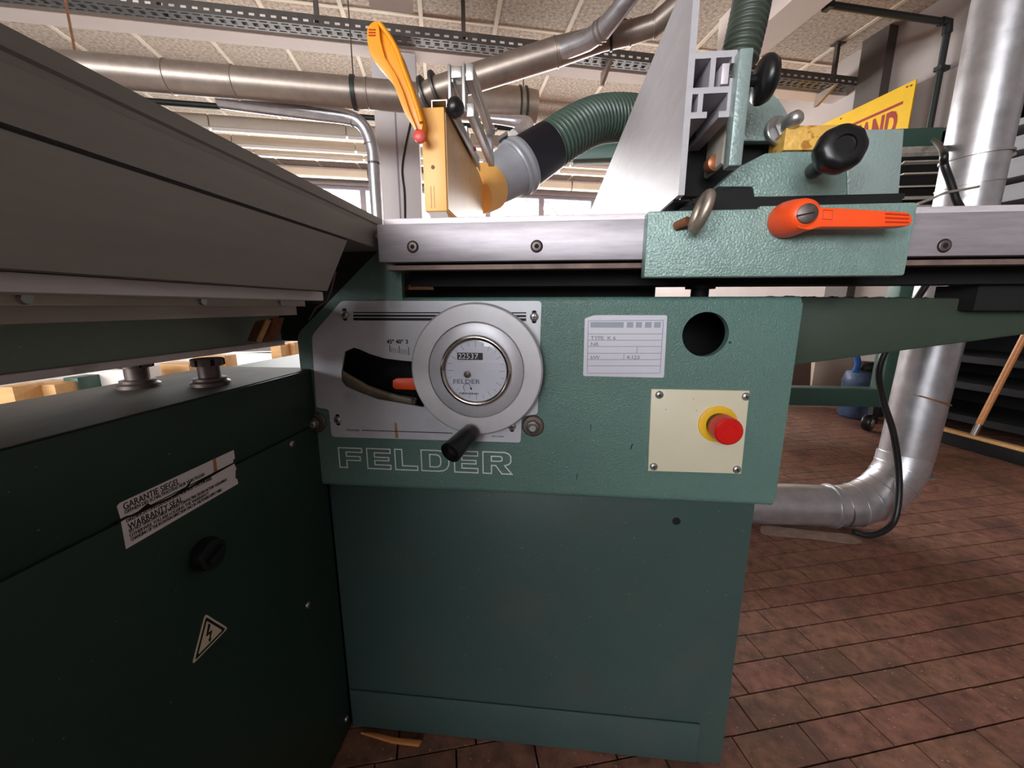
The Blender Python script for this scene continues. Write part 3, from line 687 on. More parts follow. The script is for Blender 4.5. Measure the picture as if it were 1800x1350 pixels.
# ---- type label
YL = YP - .0006
tl = obj('type_label', G().prism(rounded([P(x, y, YL) for x, y in ((1028, 560), (1044, 554), (1173, 554), (1167, 664), (1025, 661))], [.001, .004, .003, .003, .003]), (0, .0005, 0)), label_m, saw, label='silvery type label with faded printing')
g = G()
def lline(g, x0, y0, x1, y1, w=.0006):
    a, b = P(x0, y0, YL), P(x1, y1, YL); d = b - a
    g.obox((a + b) / 2 + Vector((0, -.0002, 0)), d, (0, 1, 0), d.cross(Vector((0, 1, 0))), d.length / 2, .0001, w / 2)
for (x0, y0, x1, y1) in ((1034, 564, 1166, 563), (1034, 564, 1032, 656), (1166, 563, 1160, 656), (1032, 656, 1160, 656), (1034, 587, 1164, 587), (1033, 598, 1163, 598), (1033, 609, 1163, 609), (1033, 621, 1162, 621), (1033, 632, 1161, 632), (1033, 643, 1161, 643), (1097, 622, 1096, 632), (1120, 610, 1119, 621)): lline(g, x0, y0, x1, y1)
obj('label_rules', g, print_grey, tl, smooth=0)
g = G()
for (x0, x1) in ((1038, 1096), (1102, 1113), (1118, 1128), (1134, 1145), (1150, 1161)):
    a, b = P(x0, 566, YL), P(x1, 576, YL); g.box(a.x, b.x, YL - .0002, YL, b.z, a.z)
obj('label_logo_bars', g, mat('faded_print', (160, 168, 180), .5), tl, smooth=0)
gt = G()
text(gt, 'TYPE  K 6', P(1038, 597, YL) + Vector((0, -.0002, 0)), ex, ez, .0072, sx=1.15)
text(gt, 'NR', P(1038, 608, YL) + Vector((0, -.0002, 0)), ex, ez, .0072, sx=1.15)
text(gt, 'kW', P(1038, 631, YL) + Vector((0, -.0002, 0)), ex, ez, .0072, sx=1.15)
text(gt, '4.123', P(1101, 631, YL) + Vector((0, -.0002, 0)), ex, ez, .0072, sx=1.15)
obj('label_text', gt, print_grey, tl, smooth=0, kind='stuff')
# ---- emergency stop plate
YE = YP - .004
es = obj('switch_plate', G().prism([P(x, y, YE) for x, y in ((1145, 684), (1318, 687), (1303, 833), (1139, 828))], (0, .0038, 0)), beige, saw, bevel=.0008, label='beige switch plate')
for (x, y) in ((1159, 694), (1311, 697), (1149, 820), (1295, 825)): crossscrew(es, P(x, y, YE), .0058, zinc)
ec = P(1261, 745, YE)
obj('yellow_collar', G().lathe([(.0262, 0), (.0262, .0025), (.0235, .0032), (.019, .0034)], ec, (0, -1, 0), 40), estop_y, es)
obj('button_neck', G().lathe([(.0165, 0), (.0165, .012)], ec + Vector((0, -.0034, 0)), (0, -1, 0), 32), black, es)
obj('mushroom_button', G().lathe([(.0165, 0), (.0185, .002), (.0188, .019), (.0182, .0225), (.016, .0245), (.0105, .0245), (.010, .0238), (.004, .0238)], ec + Vector((0, -.0140, 0)), (0, -1, 0), 40), estop_r, es, smooth=35, label='red emergency stop button')
# ---- table top, rail and what hangs under it
TX0, TX1, TY0, TY1, TZ = -0.229, 1.05, 0.540, 1.12, 0.9065
obj('table_top', G().box(TX0, TX1, TY0, TY1, .862, TZ), mat('machined_table_edge', (214, 206, 212), .42, .3, .12, 30, stretch=(1, 4, 8), blotch=((150, 130, 120), 26, .68, .08)), saw, bevel=.0012)
rail = obj('guide_rail', G().box(TX0 + .002, TX1, .516, TY0 - .0005, .8475, .8945), rail_m, saw, bevel=.0008, label='ground steel guide rail')
for (x, y) in ((725.5, 434), (943.5, 433), (1660, 432)):
    c = P(x, y, .516)
    obj('counterbore', G().lathe([(.0078, 0), (.0074, .0004)], c, (0, -1, 0), 24), hollow, rail)
    obj('socket_screw', G().lathe([(.0062, .0004), (.0062, .0010), (.0056, .0014), (.0034, .0014)], c, (0, -1, 0), 24), zinc_dark, rail)
    obj('hex_socket', G().lathe([(.0032, .0014), (.0028, .0016)], c, (0, -1, 0), 6), hollow, rail)
obj('rail_lip', G().box(TX0 + .007, TX1, .528, .548, .8385, .8445), mat('rusty_lip', (132, 108, 100), .6, .3, .3, 30), saw)
obj('rail_stud', G().lathe([(.0045, 0), (.0045, .002), (.007, .002), (.007, .005), (.004, .0055), (.004, .0068)], (TX0 + .002, .528, .881), (-1, 0, 0), 14), zinc_dark, saw)
obj('table_rib', G().box(xs + .004, TX1, .585, .640, .8195, .862).box(TX0 + .01, TX1, .55, .585, .845, .862), hollow, saw)  # ribs coloured near-black for the shade under the table
obj('trunnion_housing', G().box(-.30, .165, .66, .86, .745, .861), black_matt, saw)
obj('extension_rib', G().box(.572, TX1, .60, .66, .785, .8195), hollow, saw)  # block added for the black shade under the extension
obj('sawdust_pile', G().lathe([(.02, 0), (.018, .006), (.012, .009), (.004, .011)], P(742, 510, .60), (0, 0, 1), 9, 3, .3), rust, saw)
obj('dusty_bolt', G().lathe([(.006, 0), (.006, .01)], P(763, 498, .60), (0, -1, 0), 6), zinc_dark, saw)
c = P(1230, 513, .60)
obj('levelling_bolt', G().lathe([(.012, -.012), (.012, .004), (.02, .004), (.02, .012), (.01, .012), (.01, .03)], c, (0, 0, 1), 20), black_matt, saw)
# right-hand support arm under the extension
arm = [(0.318, .622, P(1415, 521, .622).z), (P(1800, 529, .622).x + .25, .622, P(1800, 529, .622).z), (P(1800, 588, .622).x + .25, .622, P(1800, 588, .622).z + .035), (P(1800, 588, .622).x, .622, P(1800, 588, .622).z), (.318, .622, P(1400, 651, .622).z)]
obj('support_arm', G().prism(arm, (0, .05, 0)), green_arm, saw, bevel=.002)
g = G()
for k in range(26):
    x = .33 + k * .0085 + random.uniform(-.002, .002); zz = arm[0][2] - (x - .318) * .012
    g.lathe([(random.uniform(.005, .010), -.001), (random.uniform(.003, .007), random.uniform(.0004, .0012)), (.001, random.uniform(.0012, .002))], (x, random.uniform(.626, .66), zz), (0, 0, 1), 7)
o_ = obj('sawdust_crust', g, crust, saw); o_['kind'] = 'stuff'

# ---- pedestal under the sliding table (same machine frame)
LX, LZ, SEAM = -0.366, 0.695, 0.6085
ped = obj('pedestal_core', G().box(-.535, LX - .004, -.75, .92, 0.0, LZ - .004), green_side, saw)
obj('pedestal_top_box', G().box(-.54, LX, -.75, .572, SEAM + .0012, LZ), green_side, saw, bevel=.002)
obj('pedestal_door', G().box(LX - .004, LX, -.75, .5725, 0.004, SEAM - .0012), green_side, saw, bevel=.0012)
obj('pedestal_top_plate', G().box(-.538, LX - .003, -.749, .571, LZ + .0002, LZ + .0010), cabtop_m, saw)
c = PX(358, 973, LX)
lk = obj('door_lock', G().lathe([(.017, 0), (.018, .004), (.016, .012), (.010, .013)], c, (1, 0, 0), 26), black, saw)
obj('lock_bar', G().obox(c + Vector((.0145, 0, 0)), (1, 0, 0), (0, 1, .4), (0, -.4, 1), .002, .010, .003), black, lk)
for (x, y) in ((513, 780), (541, 1063), (609, 1263)): crossscrew(saw, PX(x, y, LX), .005, zinc, (1, 0, 0))
# torn warranty seal across the seam
SX = LX + .0006
def SP(x, y): return PX(x, y, SX)
sl = obj('warranty_sticker', G().prism([SP(x, y) for x, y in ((206, 890), (211, 884), (411, 791), (413, 806), (410, 808), (410, 813), (213, 914))], (-.0005, 0, 0)), sticker, saw, label='white torn warranty sticker')
obj('sticker_lower_half', G().prism([SP(x, y) for x, y in ((213, 916), (412, 815), (416, 825), (414, 826), (414, 841), (417, 842), (419, 850), (222, 965))], (-.0005, 0, 0)), sticker, sl)
g = G().prism([SP(x, y) + Vector((.0004, 0, 0)) for x, y in ((206, 915), (222, 907), (238, 903), (259, 885), (267, 888), (300, 873), (325, 858), (338, 841), (330, 858), (376, 830), (411, 813), (411, 815), (330, 861), (300, 876), (268, 891), (240, 905), (222, 911), (206, 921))], (-.0004, 0, 0))
obj('tear_marks', g, hollow, sl, smooth=0)
obj('rust_streak', G().prism([SP(x, y) + Vector((.0003, 0, 0)) for x, y in ((374, 808), (379, 806), (382, 829), (376, 832))], (-.0003, 0, 0)), rust_run, sl)
eyd = (SP(411, 791) - SP(211, 884)); eyd.x = 0; eyd.normalize(); ezn = Vector((0, -eyd.z, eyd.y))
gt = G()
def st(s_, x, y, size, sx): text(gt, s_, SP(x, y) + Vector((.0002, 0, 0)), (0, 1, 0), (0, 0, 1), size, sx=sx)
st('GARANTIE SIEGEL', 217, 897, .0088, .74)
st('WARRANTY SEAL', 226, 932, .0088, .74)
for s_, x, y in (('ÖFFNEN DES SCHALTKASTENS NUR VON FELDER', 219, 904), ('DREHRICHTUNGSÄNDERUNG NUR AUF STROMKABEL', 222, 919), ('DO NOT OPEN SWITCHBOX WITHOUT CONTACTING FELDER FACTORY ASSIGNMENT', 227, 937), ('OTHERWISE YOU ARE LOOSING THE WARRANTY', 228, 945), ('CHANGING OF THE ROTATION DIRECTION ONLY IN THE POWER SUPPLY WIRE', 230, 952)):
    st(s_, x, y, .0046, .58 if len(s_) > 60 else .78)
obj('sticker_text', gt, print_black, sl, smooth=0)
# high-voltage triangle
tri = [SP(x, y) for x, y in ((361, 1079), (401, 1104), (338, 1169))]
ts = obj('warning_sticker', G().prism(rounded(tri, .004), (-.0005, 0, 0)), cream, saw, label='triangular electric hazard sticker')
cen = sum(tri, Vector()) / 3
def shr(f, o): return [cen + (p - cen) * f + Vector((o, 0, 0)) for p in tri]
obj('black_border', G().prism([rounded(shr(.86, .0002), .003), list(reversed(rounded(shr(.68, .0002), .002)))], (-.0001, 0, 0)), print_black, ts, smooth=0)
bolt = [(366, 1096), (370, 1098), (366, 1112), (373, 1107), (370, 1121), (372, 1121), (368, 1129), (366, 1124), (367.5, 1123), (369, 1114), (362, 1119)]
obj('lightning_symbol', G().prism([SP(x, y) + Vector((.0003, 0, 0)) for x, y in bolt], (-.0002, 0, 0)), print_black, ts, smooth=0)
# adjusting bolts carrying the sliding table
for (x, y) in ((371, 676), (245, 680)):
    b = PZ(x, y, LZ + .001)
    j = obj('adjusting_bolt', G().lathe([(.0205, 0), (.0205, .004), (.017, .006), (.017, .009), (.0115, .010), (.0115, .024), (.0165, .024), (.0165, .0325), (.010, .033)], b, (0, 0, 1), 24), zinc_dark, saw)
    obj('hex_nut', G().lathe([(.0175, .0245), (.0175, .0320), (.012, .0325)], b, (0, 0, 1), 6), black_matt, j, smooth=0)

# ================================================================ SLIDING TABLE
sld = thing('sliding_table', (-.33, -.1, .733), 'long grey aluminium sliding table receding along the left edge', 'sliding table')
SY0, SY1 = -.75, .552
obj('table_extrusion', G().prism([(x, SY0, z) for x, z in ((-.50, .908), (-.2345, .908), (-.2345, .899), (-.2362, .8975), (-.2362, .894), (-.2345, .8925), (-.2345, .8672), (-.2375, .8664), (-.49, .8664))], (0, SY1 - SY0, 0)), slide_m, sld)
obj('side_apron', G().prism([(-.2345, a, b) for a, b in ((SY0, .8664), (SY0, .8063), (.400, .8063), (.452, .8664))], (-.022, 0, 0)), slide_m, sld)  # far end slanted along the edge of the corner shade
obj('apron_groove', G().box(-.2348, -.2343, SY0, .450, .8645, .8663), hollow, sld)
obj('table_web', G().box(-.49, -.2575, SY0, .44, .83, .8663), slide_m, sld)
obj('running_rail', G().box(-.30, -.250, SY0, .418, .7965, .806), slide_l, sld, bevel=.001)
obj('carrier_strip', G().box(-.36, -.301, SY0, .462, .7905, .806), slide_o, sld)
obj('lower_strip', G().box(-.40, -.332, SY0, .49, .7795, .7903), slide_o, sld)
obj('lower_beam', G().box(-.49, -.405, SY0, .555, .741, .806), green_beam, sld)
obj('beam_flange', G().box(-.495, -.400, SY0, .555, .7335, .7408), slide_l, sld, bevel=.001)
for (x, y) in ((40, 523), (353, 526), (492, 529)):
    c = PX(x, y, -.301); obj('rail_screw', G().lathe([(.0035, 0), (.003, .003)], Vector((-.301, c.y, .7945)), (1, 0, 0), 10), zinc, sld)
cl = obj('jammed_latch', G().prism([P(x, y, .455) for x, y in ((432, 600), (447, 565), (482, 558), (474, 590), (462, 602))], (0, .02, 0)), rust, sld, bevel=.002)
obj('latch_pin', G().tube([P(455, 600, .45), P(472, 562, .45)], .003, 8), wood_l, sld)
# black sheet added as corner shade between slide and saw; bent bracket edge
obj('corner_shade_sheet', G().box(-.47, xL - .0005, .5745, .580, .7375, .900).box(xL - .0005, -.2325, .5745, .580, .752, .900), hollow, saw)
obj('bent_edge', G().tube([P(x, y, .50) for x, y in ((590, 478), (582, 512), (575, 530), (556, 541), (543, 562))], .0012, 8), zinc_dark, saw)

# ================================================================ RIP FENCE (slides on the rail)
YF = 0.47
fen = thing('rip_fence', (.24, .52, .825), 'hammered green rip fence with tall aluminium fence plate clamped on the guide rail', 'rip fence')
# carriage in front of the rail
YC = 0.496
cp_ = [P(x, y, YC) for x, y in ((1137, 373), (1334, 364), (1338, 359), (1607, 359), (1592, 486), (1134, 484))]
zc0, zc1 = .8245, .8985
cx0, cx1 = P(1136, 430, YC).x, P(1600, 430, YC).x
obj('carriage', G().prism(rounded([(cx0, YC, zc0), (cx1, YC, zc0), (cx1, YC, zc1 + .003), (P(1336, 362, YC).x, YC, zc1 + .003), (P(1336, 362, YC).x, YC, zc1), (cx0, YC, zc1)], [.002, .003, .004, 0, 0, .002]), (0, .019, 0)), green_hammer, fen, bevel=.0012)
obj('carriage_bridge', G().box(cx0 + .05, cx1 - .01, YC + .006, .60, .9072, .9125), black_matt, fen)
obj('carriage_web', G().box(cx0 + .052, cx1 - .012, YC + .006, .5155, .895, .9072), black_matt, fen)
# orange clamping lever
lb = P(1378, 388, YC); lt = P(1417, 376, YC - .034)
lev = obj('clamp_lever', G().lathe([(.0185, 0), (.0195, .006), (.0185, .018), (.0165, .030), (.0140, .036), (.0105, .0375)], lb, (lt - lb), 32), orange, fen, smooth=50, label='orange clamping lever')
YLv = YC - .036
arm_ = [P(x, y, YLv) for x, y in ((1400, 362), (1424, 357), (1440, 364), (1480, 366), (1595, 373), (1603, 378), (1604, 390), (1598, 397), (1540, 399), (1440, 399), (1424, 405), (1400, 400))]
obj('lever_arm', G().prism(rounded(arm_, .004, 3), (0, .014, 0)), orange, lev, bevel=.004, seg=3)
d_ = (lt - lb).normalized()
obj('lever_screw', G().lathe([(.0098, 0), (.0098, .003), (.009, .0036)], P(1417, 376, YLv - .0005), (-.12, -1, 0), 28), zinc_dark, lev)
obj('screw_slot', G().obox(P(1417, 376, YLv - .0045), (1, 0, .18), (0, 1, 0), (-.18, 0, 1), .009, .0003, .0006), hollow, lev)
for k in range(3): obj('grip_groove', G().tube([P(1556, 375.5 + k * 7.2, YLv - .0001), P(1597, 378 + k * 6.4, YLv - .0001)], .0009, 6), orange_d, lev)
eq = [P(x, y, YLv - .0002) for x, y in ((1447, 369), (1464, 370), (1463, 386), (1446, 385))]
obj('embossed_mark', G().tube(eq, .0004, 6, closed=True), orange_d, lev)
# eye bolt
ecn = P(1233, 372, YC - .024); ea = (P(1250, 336, YC - .03) - P(1216, 410, YC - .018)); em = ea.length / 2 - .004; ea.normalize(); eb = Vector((.12, -.95, -.05)); eb = (eb - ea * eb.dot(ea)).normalized()
eye = obj('eye_bolt', G().tube([ecn + ea * math.cos(t) * em + eb * math.sin(t) * em * .55 for t in [2 * PI * k / 32 for k in range(32)]], .0056, 12, closed=True), mat('worn_steel_ring', (150, 138, 126), .38, .6, .25, 50), fen, smooth=80)
obj('bolt_shank', G().tube([P(1188, 398, YC), P(1210, 388, YC - .012)], .0052, 12), rust, eye)
# upper body
YB = 0.505
ub_ = [P(x, y, YB) for x, y in ((1262, 328), (1300, 292), (1346, 269), (1384, 266), (1497, 266), (1497, 346), (1326, 346), (1324, 328))]
obj('fence_body', G().prism(ub_, (0, .05, 0)), green_hammer, fen, bevel=.0015)
obj('fence_end_plate', G().prism([P(x, y, YB - .002) for x, y in ((1488, 228), (1590, 226), (1580, 347), (1490, 346))], (0, .06, 0)), green_hammer2, fen, bevel=.0012)
obj('body_foot', G().box(P(1340, 350, YB).x, P(1570, 350, YB).x, YB + .012, .60, .912, P(1400, 340, YB).z), black_matt, fen)
obj('carriage_shade_block', G().prism([P(x, y, .5035) for x, y in ((1190, 371), (1215, 352), (1262, 330), (1323, 330), (1326, 347), (1336, 364), (1336, 371))], (0, .03, 0)), black_matt, fen)  # black block added as the shade under the fence body
obj('gold_sticker_block', G().prism([P(x, y, YB + .01) for x, y in ((1377, 264), (1383, 221), (1500, 218), (1510, 262))], (0, .035, 0)), gold, fen, bevel=.0008, label='gold flaking sticker on a block')
# star knob with cap
kc = P(1472, 266, .448)
kn = obj('star_knob', G().lathe([(.008, .045), (.009, .012), (.0185, .008), (.0215, .001), (.0215, -.007), (.0190, -.0125), (.0145, -.0145), (.0092, -.0145), (.0086, -.0125), (.001, -.0125)], kc, (.12, 1, -.1), 64, 8, .02, lobe_min=.018), black, fen, smooth=50, label='black star knob')
# tilted side plate with bolt
sp_ = [P(x, y, .535) for x, y in ((1296, 248), (1296, 180), (1322, 168), (1345, 162), (1358, 164), (1372, 178), (1385, 200), (1394, 232), (1390, 247))]
obj('side_plate', G().prism(rounded(sp_, .004), (0, .012, 0)), green_hammer2, fen, bevel=.001)
bc = P(1367, 231, .535)
nb = obj('pivot_bolt', G().lathe([(.0165, 0), (.0165, .003), (.0155, .004)], bc, (.25, -1, .15), 28), zinc, fen)
bd = Vector((.25, -1, .15)).normalized()
obj('hex_nut', G().lathe([(.0125, .004), (.0125, .0105), (.011, .012)], bc, bd, 6), zinc, nb, smooth=0)
obj('acorn_cap', G().lathe([(.0088, .012), (.0088, .022), (.0075, .028), (.004, .031), (.001, .0315)], bc, bd, 24), zinc, nb)
# flat bar, thin bar, mushroom knob, T-nut
bx0, bx1 = P(1291, 190, .458).x, P(1315, 190, .458).x
obj('clamp_bar', G().box(bx0, bx1, .458, .474, P(1295, 291, .458).z, P(1310, 83, .458).z), green_hammer2, fen, bevel=.0018)
obj('stop_bar', G().prism(rounded([P(x, y, .50) for x, y in ((1277, 210), (1283, 210), (1277, 286), (1272, 290), (1267, 286))], .001), (0, .05, 0)), slide_o, fen)
mk = P(1323, 142, .50); mk = Vector((bx1, .467, P(1323, 142, .467).z))
obj('mushroom_knob', G().lathe([(.0055, 0), (.0055, .007), (.009, .0085), (.0185, .0105), (.0215, .014), (.0215, .0175), (.0190, .0225), (.013, .0255), (.004, .0268)], mk, (1, 0, 0), 40), black, fen, smooth=60, label='black mushroom knob')
# aluminium fence extrusion (profile boxes, ends at YF, runs back over the table)
def fx(px): return P(px, 150, YF).x
def fz(py): return P(1250, py, YF).z
FY1 = 1.62
fw0, fw1 = P(1203, 200, YF).x, P(1214.5, 200, YF).x
FT = PX(1190, 0, fw0).z
ext = obj('fence_extrusion', G().box(fw0, fw1, YF, FY1, .9085, FT)
    .box(fw1, fx(1291), YF, FY1, fz(102), fz(90)).box(fx(1282), fx(1291), YF, FY1, fz(113), fz(102)).box(fx(1282), fx(1291), YF, FY1, fz(153), fz(139))
    .box(fw1, fx(1291), YF, FY1, fz(164), fz(153)).box(fx(1246), fx(1255), YF, FY1, fz(153), fz(102))
    .box(fx(1281), fx(1291), YF, FY1, fz(207), fz(164)).box(fx(1229), fx(1238), YF, FY1, fz(196), fz(164))
    .box(fw1, fx(1247), YF, FY1, fz(207), fz(196)).box(fx(1268), fx(1281), YF, FY1, fz(207), fz(196)), alu, fen, label='tall aluminium fence extrusion')
obj('fence_sole', G().box(fw0 + .0005, fw1 + .012, YF + .018, FY1, .9068, .9084), black_matt, fen)
obj('t_nut', G().box(fx(1266), fx(1279), YF - .001, YF + .03, fz(150), fz(113)), alu_end, fen, bevel=.0008)
obj('nut_stud', G().tube([(fx(1278), YF + .02, fz(126)), (bx0 + .001, YF + .02, fz(126))], .0068, 14), black, fen)
pn = P(1247, 292, .53); obj('stop_pin', G().lathe([(.008, 0), (.009, .004), (.009, .012), (.006, .014)], pn, (.2, -1, 0), 18), mat('copper_pin', (176, 112, 80), .4, .6), fen)
obj('rear_shade_sheet', G().prism([P(x, y, .56) for x, y in ((1205, 345), (1205, 222), (1390, 222), (1390, 268), (1345, 300), (1300, 345))], (0, .02, 0)), black_matt, fen)  # black sheet standing in for the shade behind the fence body

# ================================================================ BLADE GUARD
YG = 0.62
gd = thing('blade_guard', (-.176, .8, .925), 'yellow plastic saw blade guard with silver parallel arms over the table', 'blade guard')
gx0, gx1 = P(743, 280, YG).x, P(784.5, 280, YG).x
gz1, gz0 = P(765, 188, YG).z, P(765, 371, YG).z
gf = PX(843, 303, gx1); ge = PX(848, 318, gx1)
gprof = [(YG, gz0), (YG, gz1), (gf.y, gf.z), (ge.y + .01, ge.z), (ge.y + .012, gz0)]
hood = obj('guard_hood', G().prism([(gx0, a, b) for a, b in gprof], (gx1 - gx0 - .0012, 0, 0)), yellow_g, gd, bevel=.0015)
obj('side_window', G().prism([(gx1 - .0010, a, b) for a, b in ((YG + .004, gz0 + .003), (YG + .004, gz1 - .006), (gf.y - .004, gf.z - .004), (ge.y + .006, gz0 + .003))], (.0012, 0, 0)), yellow_side, hood)
obj('front_rivet', G().lathe([(.0028, 0), (.0028, .0006)], P(761, 294, YG), (0, -1, 0), 16), rust, hood)
for k, (x0, x1) in enumerate(((757.5, 758.6), (763, 764.1))): obj('front_scratch', G().box(P(x0, 350, YG).x, P(x1, 350, YG).x, YG - .0003, YG, P(760, 366, YG).z, P(760, 327, YG).z), rust_run, hood)
obj('front_skirt', G().prism([(gx0 + .004, YG + .004, gz0), (gx1 - .004, YG + .004, gz0), (gx1 - .004, YG + .05, .909), (gx0 + .004, YG + .05, .909)], (0, .006, 0)), white_board, gd)
# U channel along the sloping top
sl_d = Vector((0, gf.y - YG, gf.z - gz1)); cx_a, cx_b = P(757, 180, YG).x, P(785, 180, YG).x; uh = .010; th = .0016
o3 = Vector((0, YG + .003, gz1 + .0005)); 
obj('u_channel', G().prism([Vector((x, 0, 0)) + o3 + Vector((0, 0, z_)) for x, z_ in ((cx_a, 0), (cx_a, uh), (cx_b, uh), (cx_b, 0), (cx_b - th, 0), (cx_b - th, uh - th), (cx_a + th, uh - th), (cx_a + th, 0))], sl_d * .97), zinc, gd)
# front bracket pair, block, bolts, parallel arms and rear bracket
YA = 0.635
for (x0, x1, y0, y1) in ((787.5, 792.5, 111, 180), (812, 817.5, 110, 197)):
    obj('front_strap', G().box(P(x0, 150, YA).x, P(x1, 150, YA).x, YA, YA + .022, P(800, y1, YA).z, P(800, y0, YA).z), zinc, gd, bevel=.0008)
obj('strap_block', G().box(P(793, 150, YA).x, P(811.5, 150, YA).x, YA + .001, YA + .02, P(800, 136, YA).z, P(800, 115, YA).z), zinc, gd, bevel=.001)
for y in (128, 191):
    c = Vector((P(817.5, y, YA).x, YA + .011, P(817.5, y, YA).z))
    bb = obj('pivot_bolt', G().lathe([(.0085, 0), (.0085, .0012), (.0062, .0014), (.0062, .007), (.0035, .008), (.0035, .012)], c, (1, 0, 0), 18), zinc, gd)
obj('ball_knob', G().lathe([(.002, -.014), (.008, -.012), (.0125, -.006), (.0135, 0), (.0125, .006), (.008, .012), (.002, .014)], P(800, 190, YA - .004), (0, 0, 1), 26), black, gd, smooth=80)
ax0, ax1 = P(818.5, 150, YA).x, P(832, 150, YA).x
yE = .85
for ya, yb, nm in ((110, 140, 'upper_arm'), (180, 204, 'lower_arm')):
    obj(nm, G().box(ax0, ax1, YA + .002, yE, P(820, yb, YA).z, P(820, ya, YA).z), zinc, gd, bevel=.0008)
    obj(nm, G().box(P(793, 150, YA).x - .001, P(796, 150, YA).x, YA + .004, yE, P(820, yb, YA).z, P(820, ya, YA).z), zinc, gd, bevel=.0008)
rb0, rb1 = P(857, 250, yE).x, P(867, 250, yE).x
obj('rear_bracket', G().box(rb0, rb1, yE - .02, yE + .002, P(862, 279, yE).z, P(862, 226, yE).z), alu_end, gd, bevel=.001)
c = Vector((rb1, yE - .01, P(868, 232, yE).z)); obj('pivot_bolt', G().lathe([(.008, 0), (.008, .004), (.004, .005), (.004, .009)], c, (1, 0, 0), 14), zinc, gd)
obj('riving_post', G().box(gx0 + .012, gx1 - .012, yE - .015, yE, .907, P(862, 226, yE).z), zinc, gd)
obj('red_marker', G().lathe([(.004, 0), (.004, .006)], P(834, 263, .8), (0, -1, 0), 12), red_plastic, gd)
# outlet spout
s0 = P(844, 338, .99); s1 = P(858, 329, 1.02)
obj('outlet_spout', G().lathe([(.044, -.02), (.050, 0), (.055, (s1 - s0).length), (.05, (s1 - s0).length + .002)], s0, s1 - s0, 32), yellow_g, gd)

# push stick clipped to the guard side
ps = thing('push_handle', P(735, 235, .60), 'orange-yellow curved plastic push handle clipped beside the yellow guard', 'push handle')
po = [(652, 40), (661, 36), (672, 40), (690, 68), (703, 92), (712, 118), (724, 150), (735, 182), (744, 214), (740, 240), (733, 236), (727, 224), (712, 200), (704, 178), (694, 152), (676, 128), (656, 106), (650, 92), (645, 72), (645, 50)]
obj('handle_body', G().prism(rounded([P(x, y, .600) for x, y in po], .004, 3), (0, .020, 0)), yellow_h, ps, bevel=.003, seg=3, smooth=50)
rim = [(648, 44), (660, 38), (666, 46), (668, 70), (676, 100), (696, 132), (708, 160), (720, 196), (733, 228), (728, 226), (712, 201), (703, 178), (693, 151), (675, 127), (656, 105), (649, 92), (646, 72)]
obj('raised_rim', G().prism(rounded([P(x, y, .594) for x, y in rim], .003, 3), (0, .008, 0)), yellow_h, ps, bevel=.0025, seg=3, smooth=50)
obj('edge_rib', G().tube(smoothpath([P(x, y, .598) for x, y in ((668, 42), (688, 70), (700, 94), (709, 120), (721, 152), (732, 184), (741, 215))], 4), .0035, 10), yellow_h, ps, smooth=60)
for k in range(3): obj('grip_line', G().tube([P(648, 52 + k * 5, .5935), P(660, 52 + k * 5, .5935)], .0008, 6), orange_d, ps)
obj('clip_knob', G().lathe([(.006, 0), (.0085, .003), (.0085, .009), (.005, .011)], P(740, 243, .606), (0, -1, 0), 18), red_plastic, ps)

# extraction hose: grey taped adapter, black tape, ribbed green hose
hp = [P(861, 326, 1.03), P(905, 298, 1.06), P(960, 262, 1.10), P(1005, 232, 1.14), P(1050, 212, 1.19), P(1100, 208, 1.24), P(1160, 216, 1.28), P(1230, 226, 1.31), P(1300, 232, 1.33)]
hp = smoothpath(hp, 24)
def cut(path, a, b): return path[int(len(path) * a):int(len(path) * b)]
ho = thing('extraction_hose', hp[0], 'ribbed dark green hose taped to the outlet of the yellow guard', 'hose')
n = len(hp); i0, i1, i2 = int(n * .015), int(n * .155), int(n * .265)
adp = hp[i0:i1 + 1]
obj('grey_adapter', G().tube(adp, [.050 + .013 * min(1, k / (len(adp) * .9)) for k in range(len(adp))], 30), grey_plastic, ho, smooth=60)
cr = hp[i1 - 6:i1 + 3]
obj('hose_clip', G().tube(cr, [.0665, .0695, .0695, .0675, .0675, .0695, .0695, .0675, .066][:len(cr)], 30), grey_plastic, ho, smooth=30)
obj('clip_ear', G().obox(hp[i1 - 2] + Vector((-.035, -.03, .058)), hp[i1] - hp[i1 - 5], (0, 1, 0), (0, 0, 1), .014, .01, .004), zinc, ho)
tp = hp[i1:i2 + 1]
obj('black_tape', G().tube(tp, [.0635 - .004 * k / len(tp) for k in range(len(tp))], 30), black_tape, ho, smooth=60)
hs = hp[i2 - 1:]
# arclength resample for ribs
L_ = [0]
for a, b in zip(hs, hs[1:]): L_.append(L_[-1] + (b - a).length)
def at_len(path, L, s_):
    for i in range(len(L) - 1):
        if L[i + 1] >= s_: return path[i].lerp(path[i + 1], (s_ - L[i]) / max(1e-9, L[i + 1] - L[i]))
    return path[-1]
def ribbed(path, L, pitch, r, dr):
    m = int(L[-1] / pitch * 6); ps_ = [at_len(path, L, L[-1] * i / m) for i in range(m + 1)]
    prof = (0, 0, .7, 1, 1, .7)
    return G().tube(ps_, [r + dr * prof[i % 6] for i in range(m + 1)], 28)
obj('ribbed_hose', ribbed(hs, L_, .0125, .053, .006), hose_g, ho, smooth=60)

# second hose coming down from above behind the fence
h2 = smoothpath([P(1345, -140, .60), P(1332, -60, .59), P(1322, 0, .585), P(1312, 50, .58), P(1304, 84, .578), P(1298, 110, .578)], 10)
L2 = [0]
for a, b in zip(h2, h2[1:]): L2.append(L2[-1] + (b - a).length)
h2o = thing('vertical_hose', h2[-1], 'thin ribbed dark green hose coming down behind the fence clamp bar', 'hose')
obj('ribbed_hose', ribbed(h2, L2, .0072, .0195, .0028), hose_d, h2o, smooth=60)

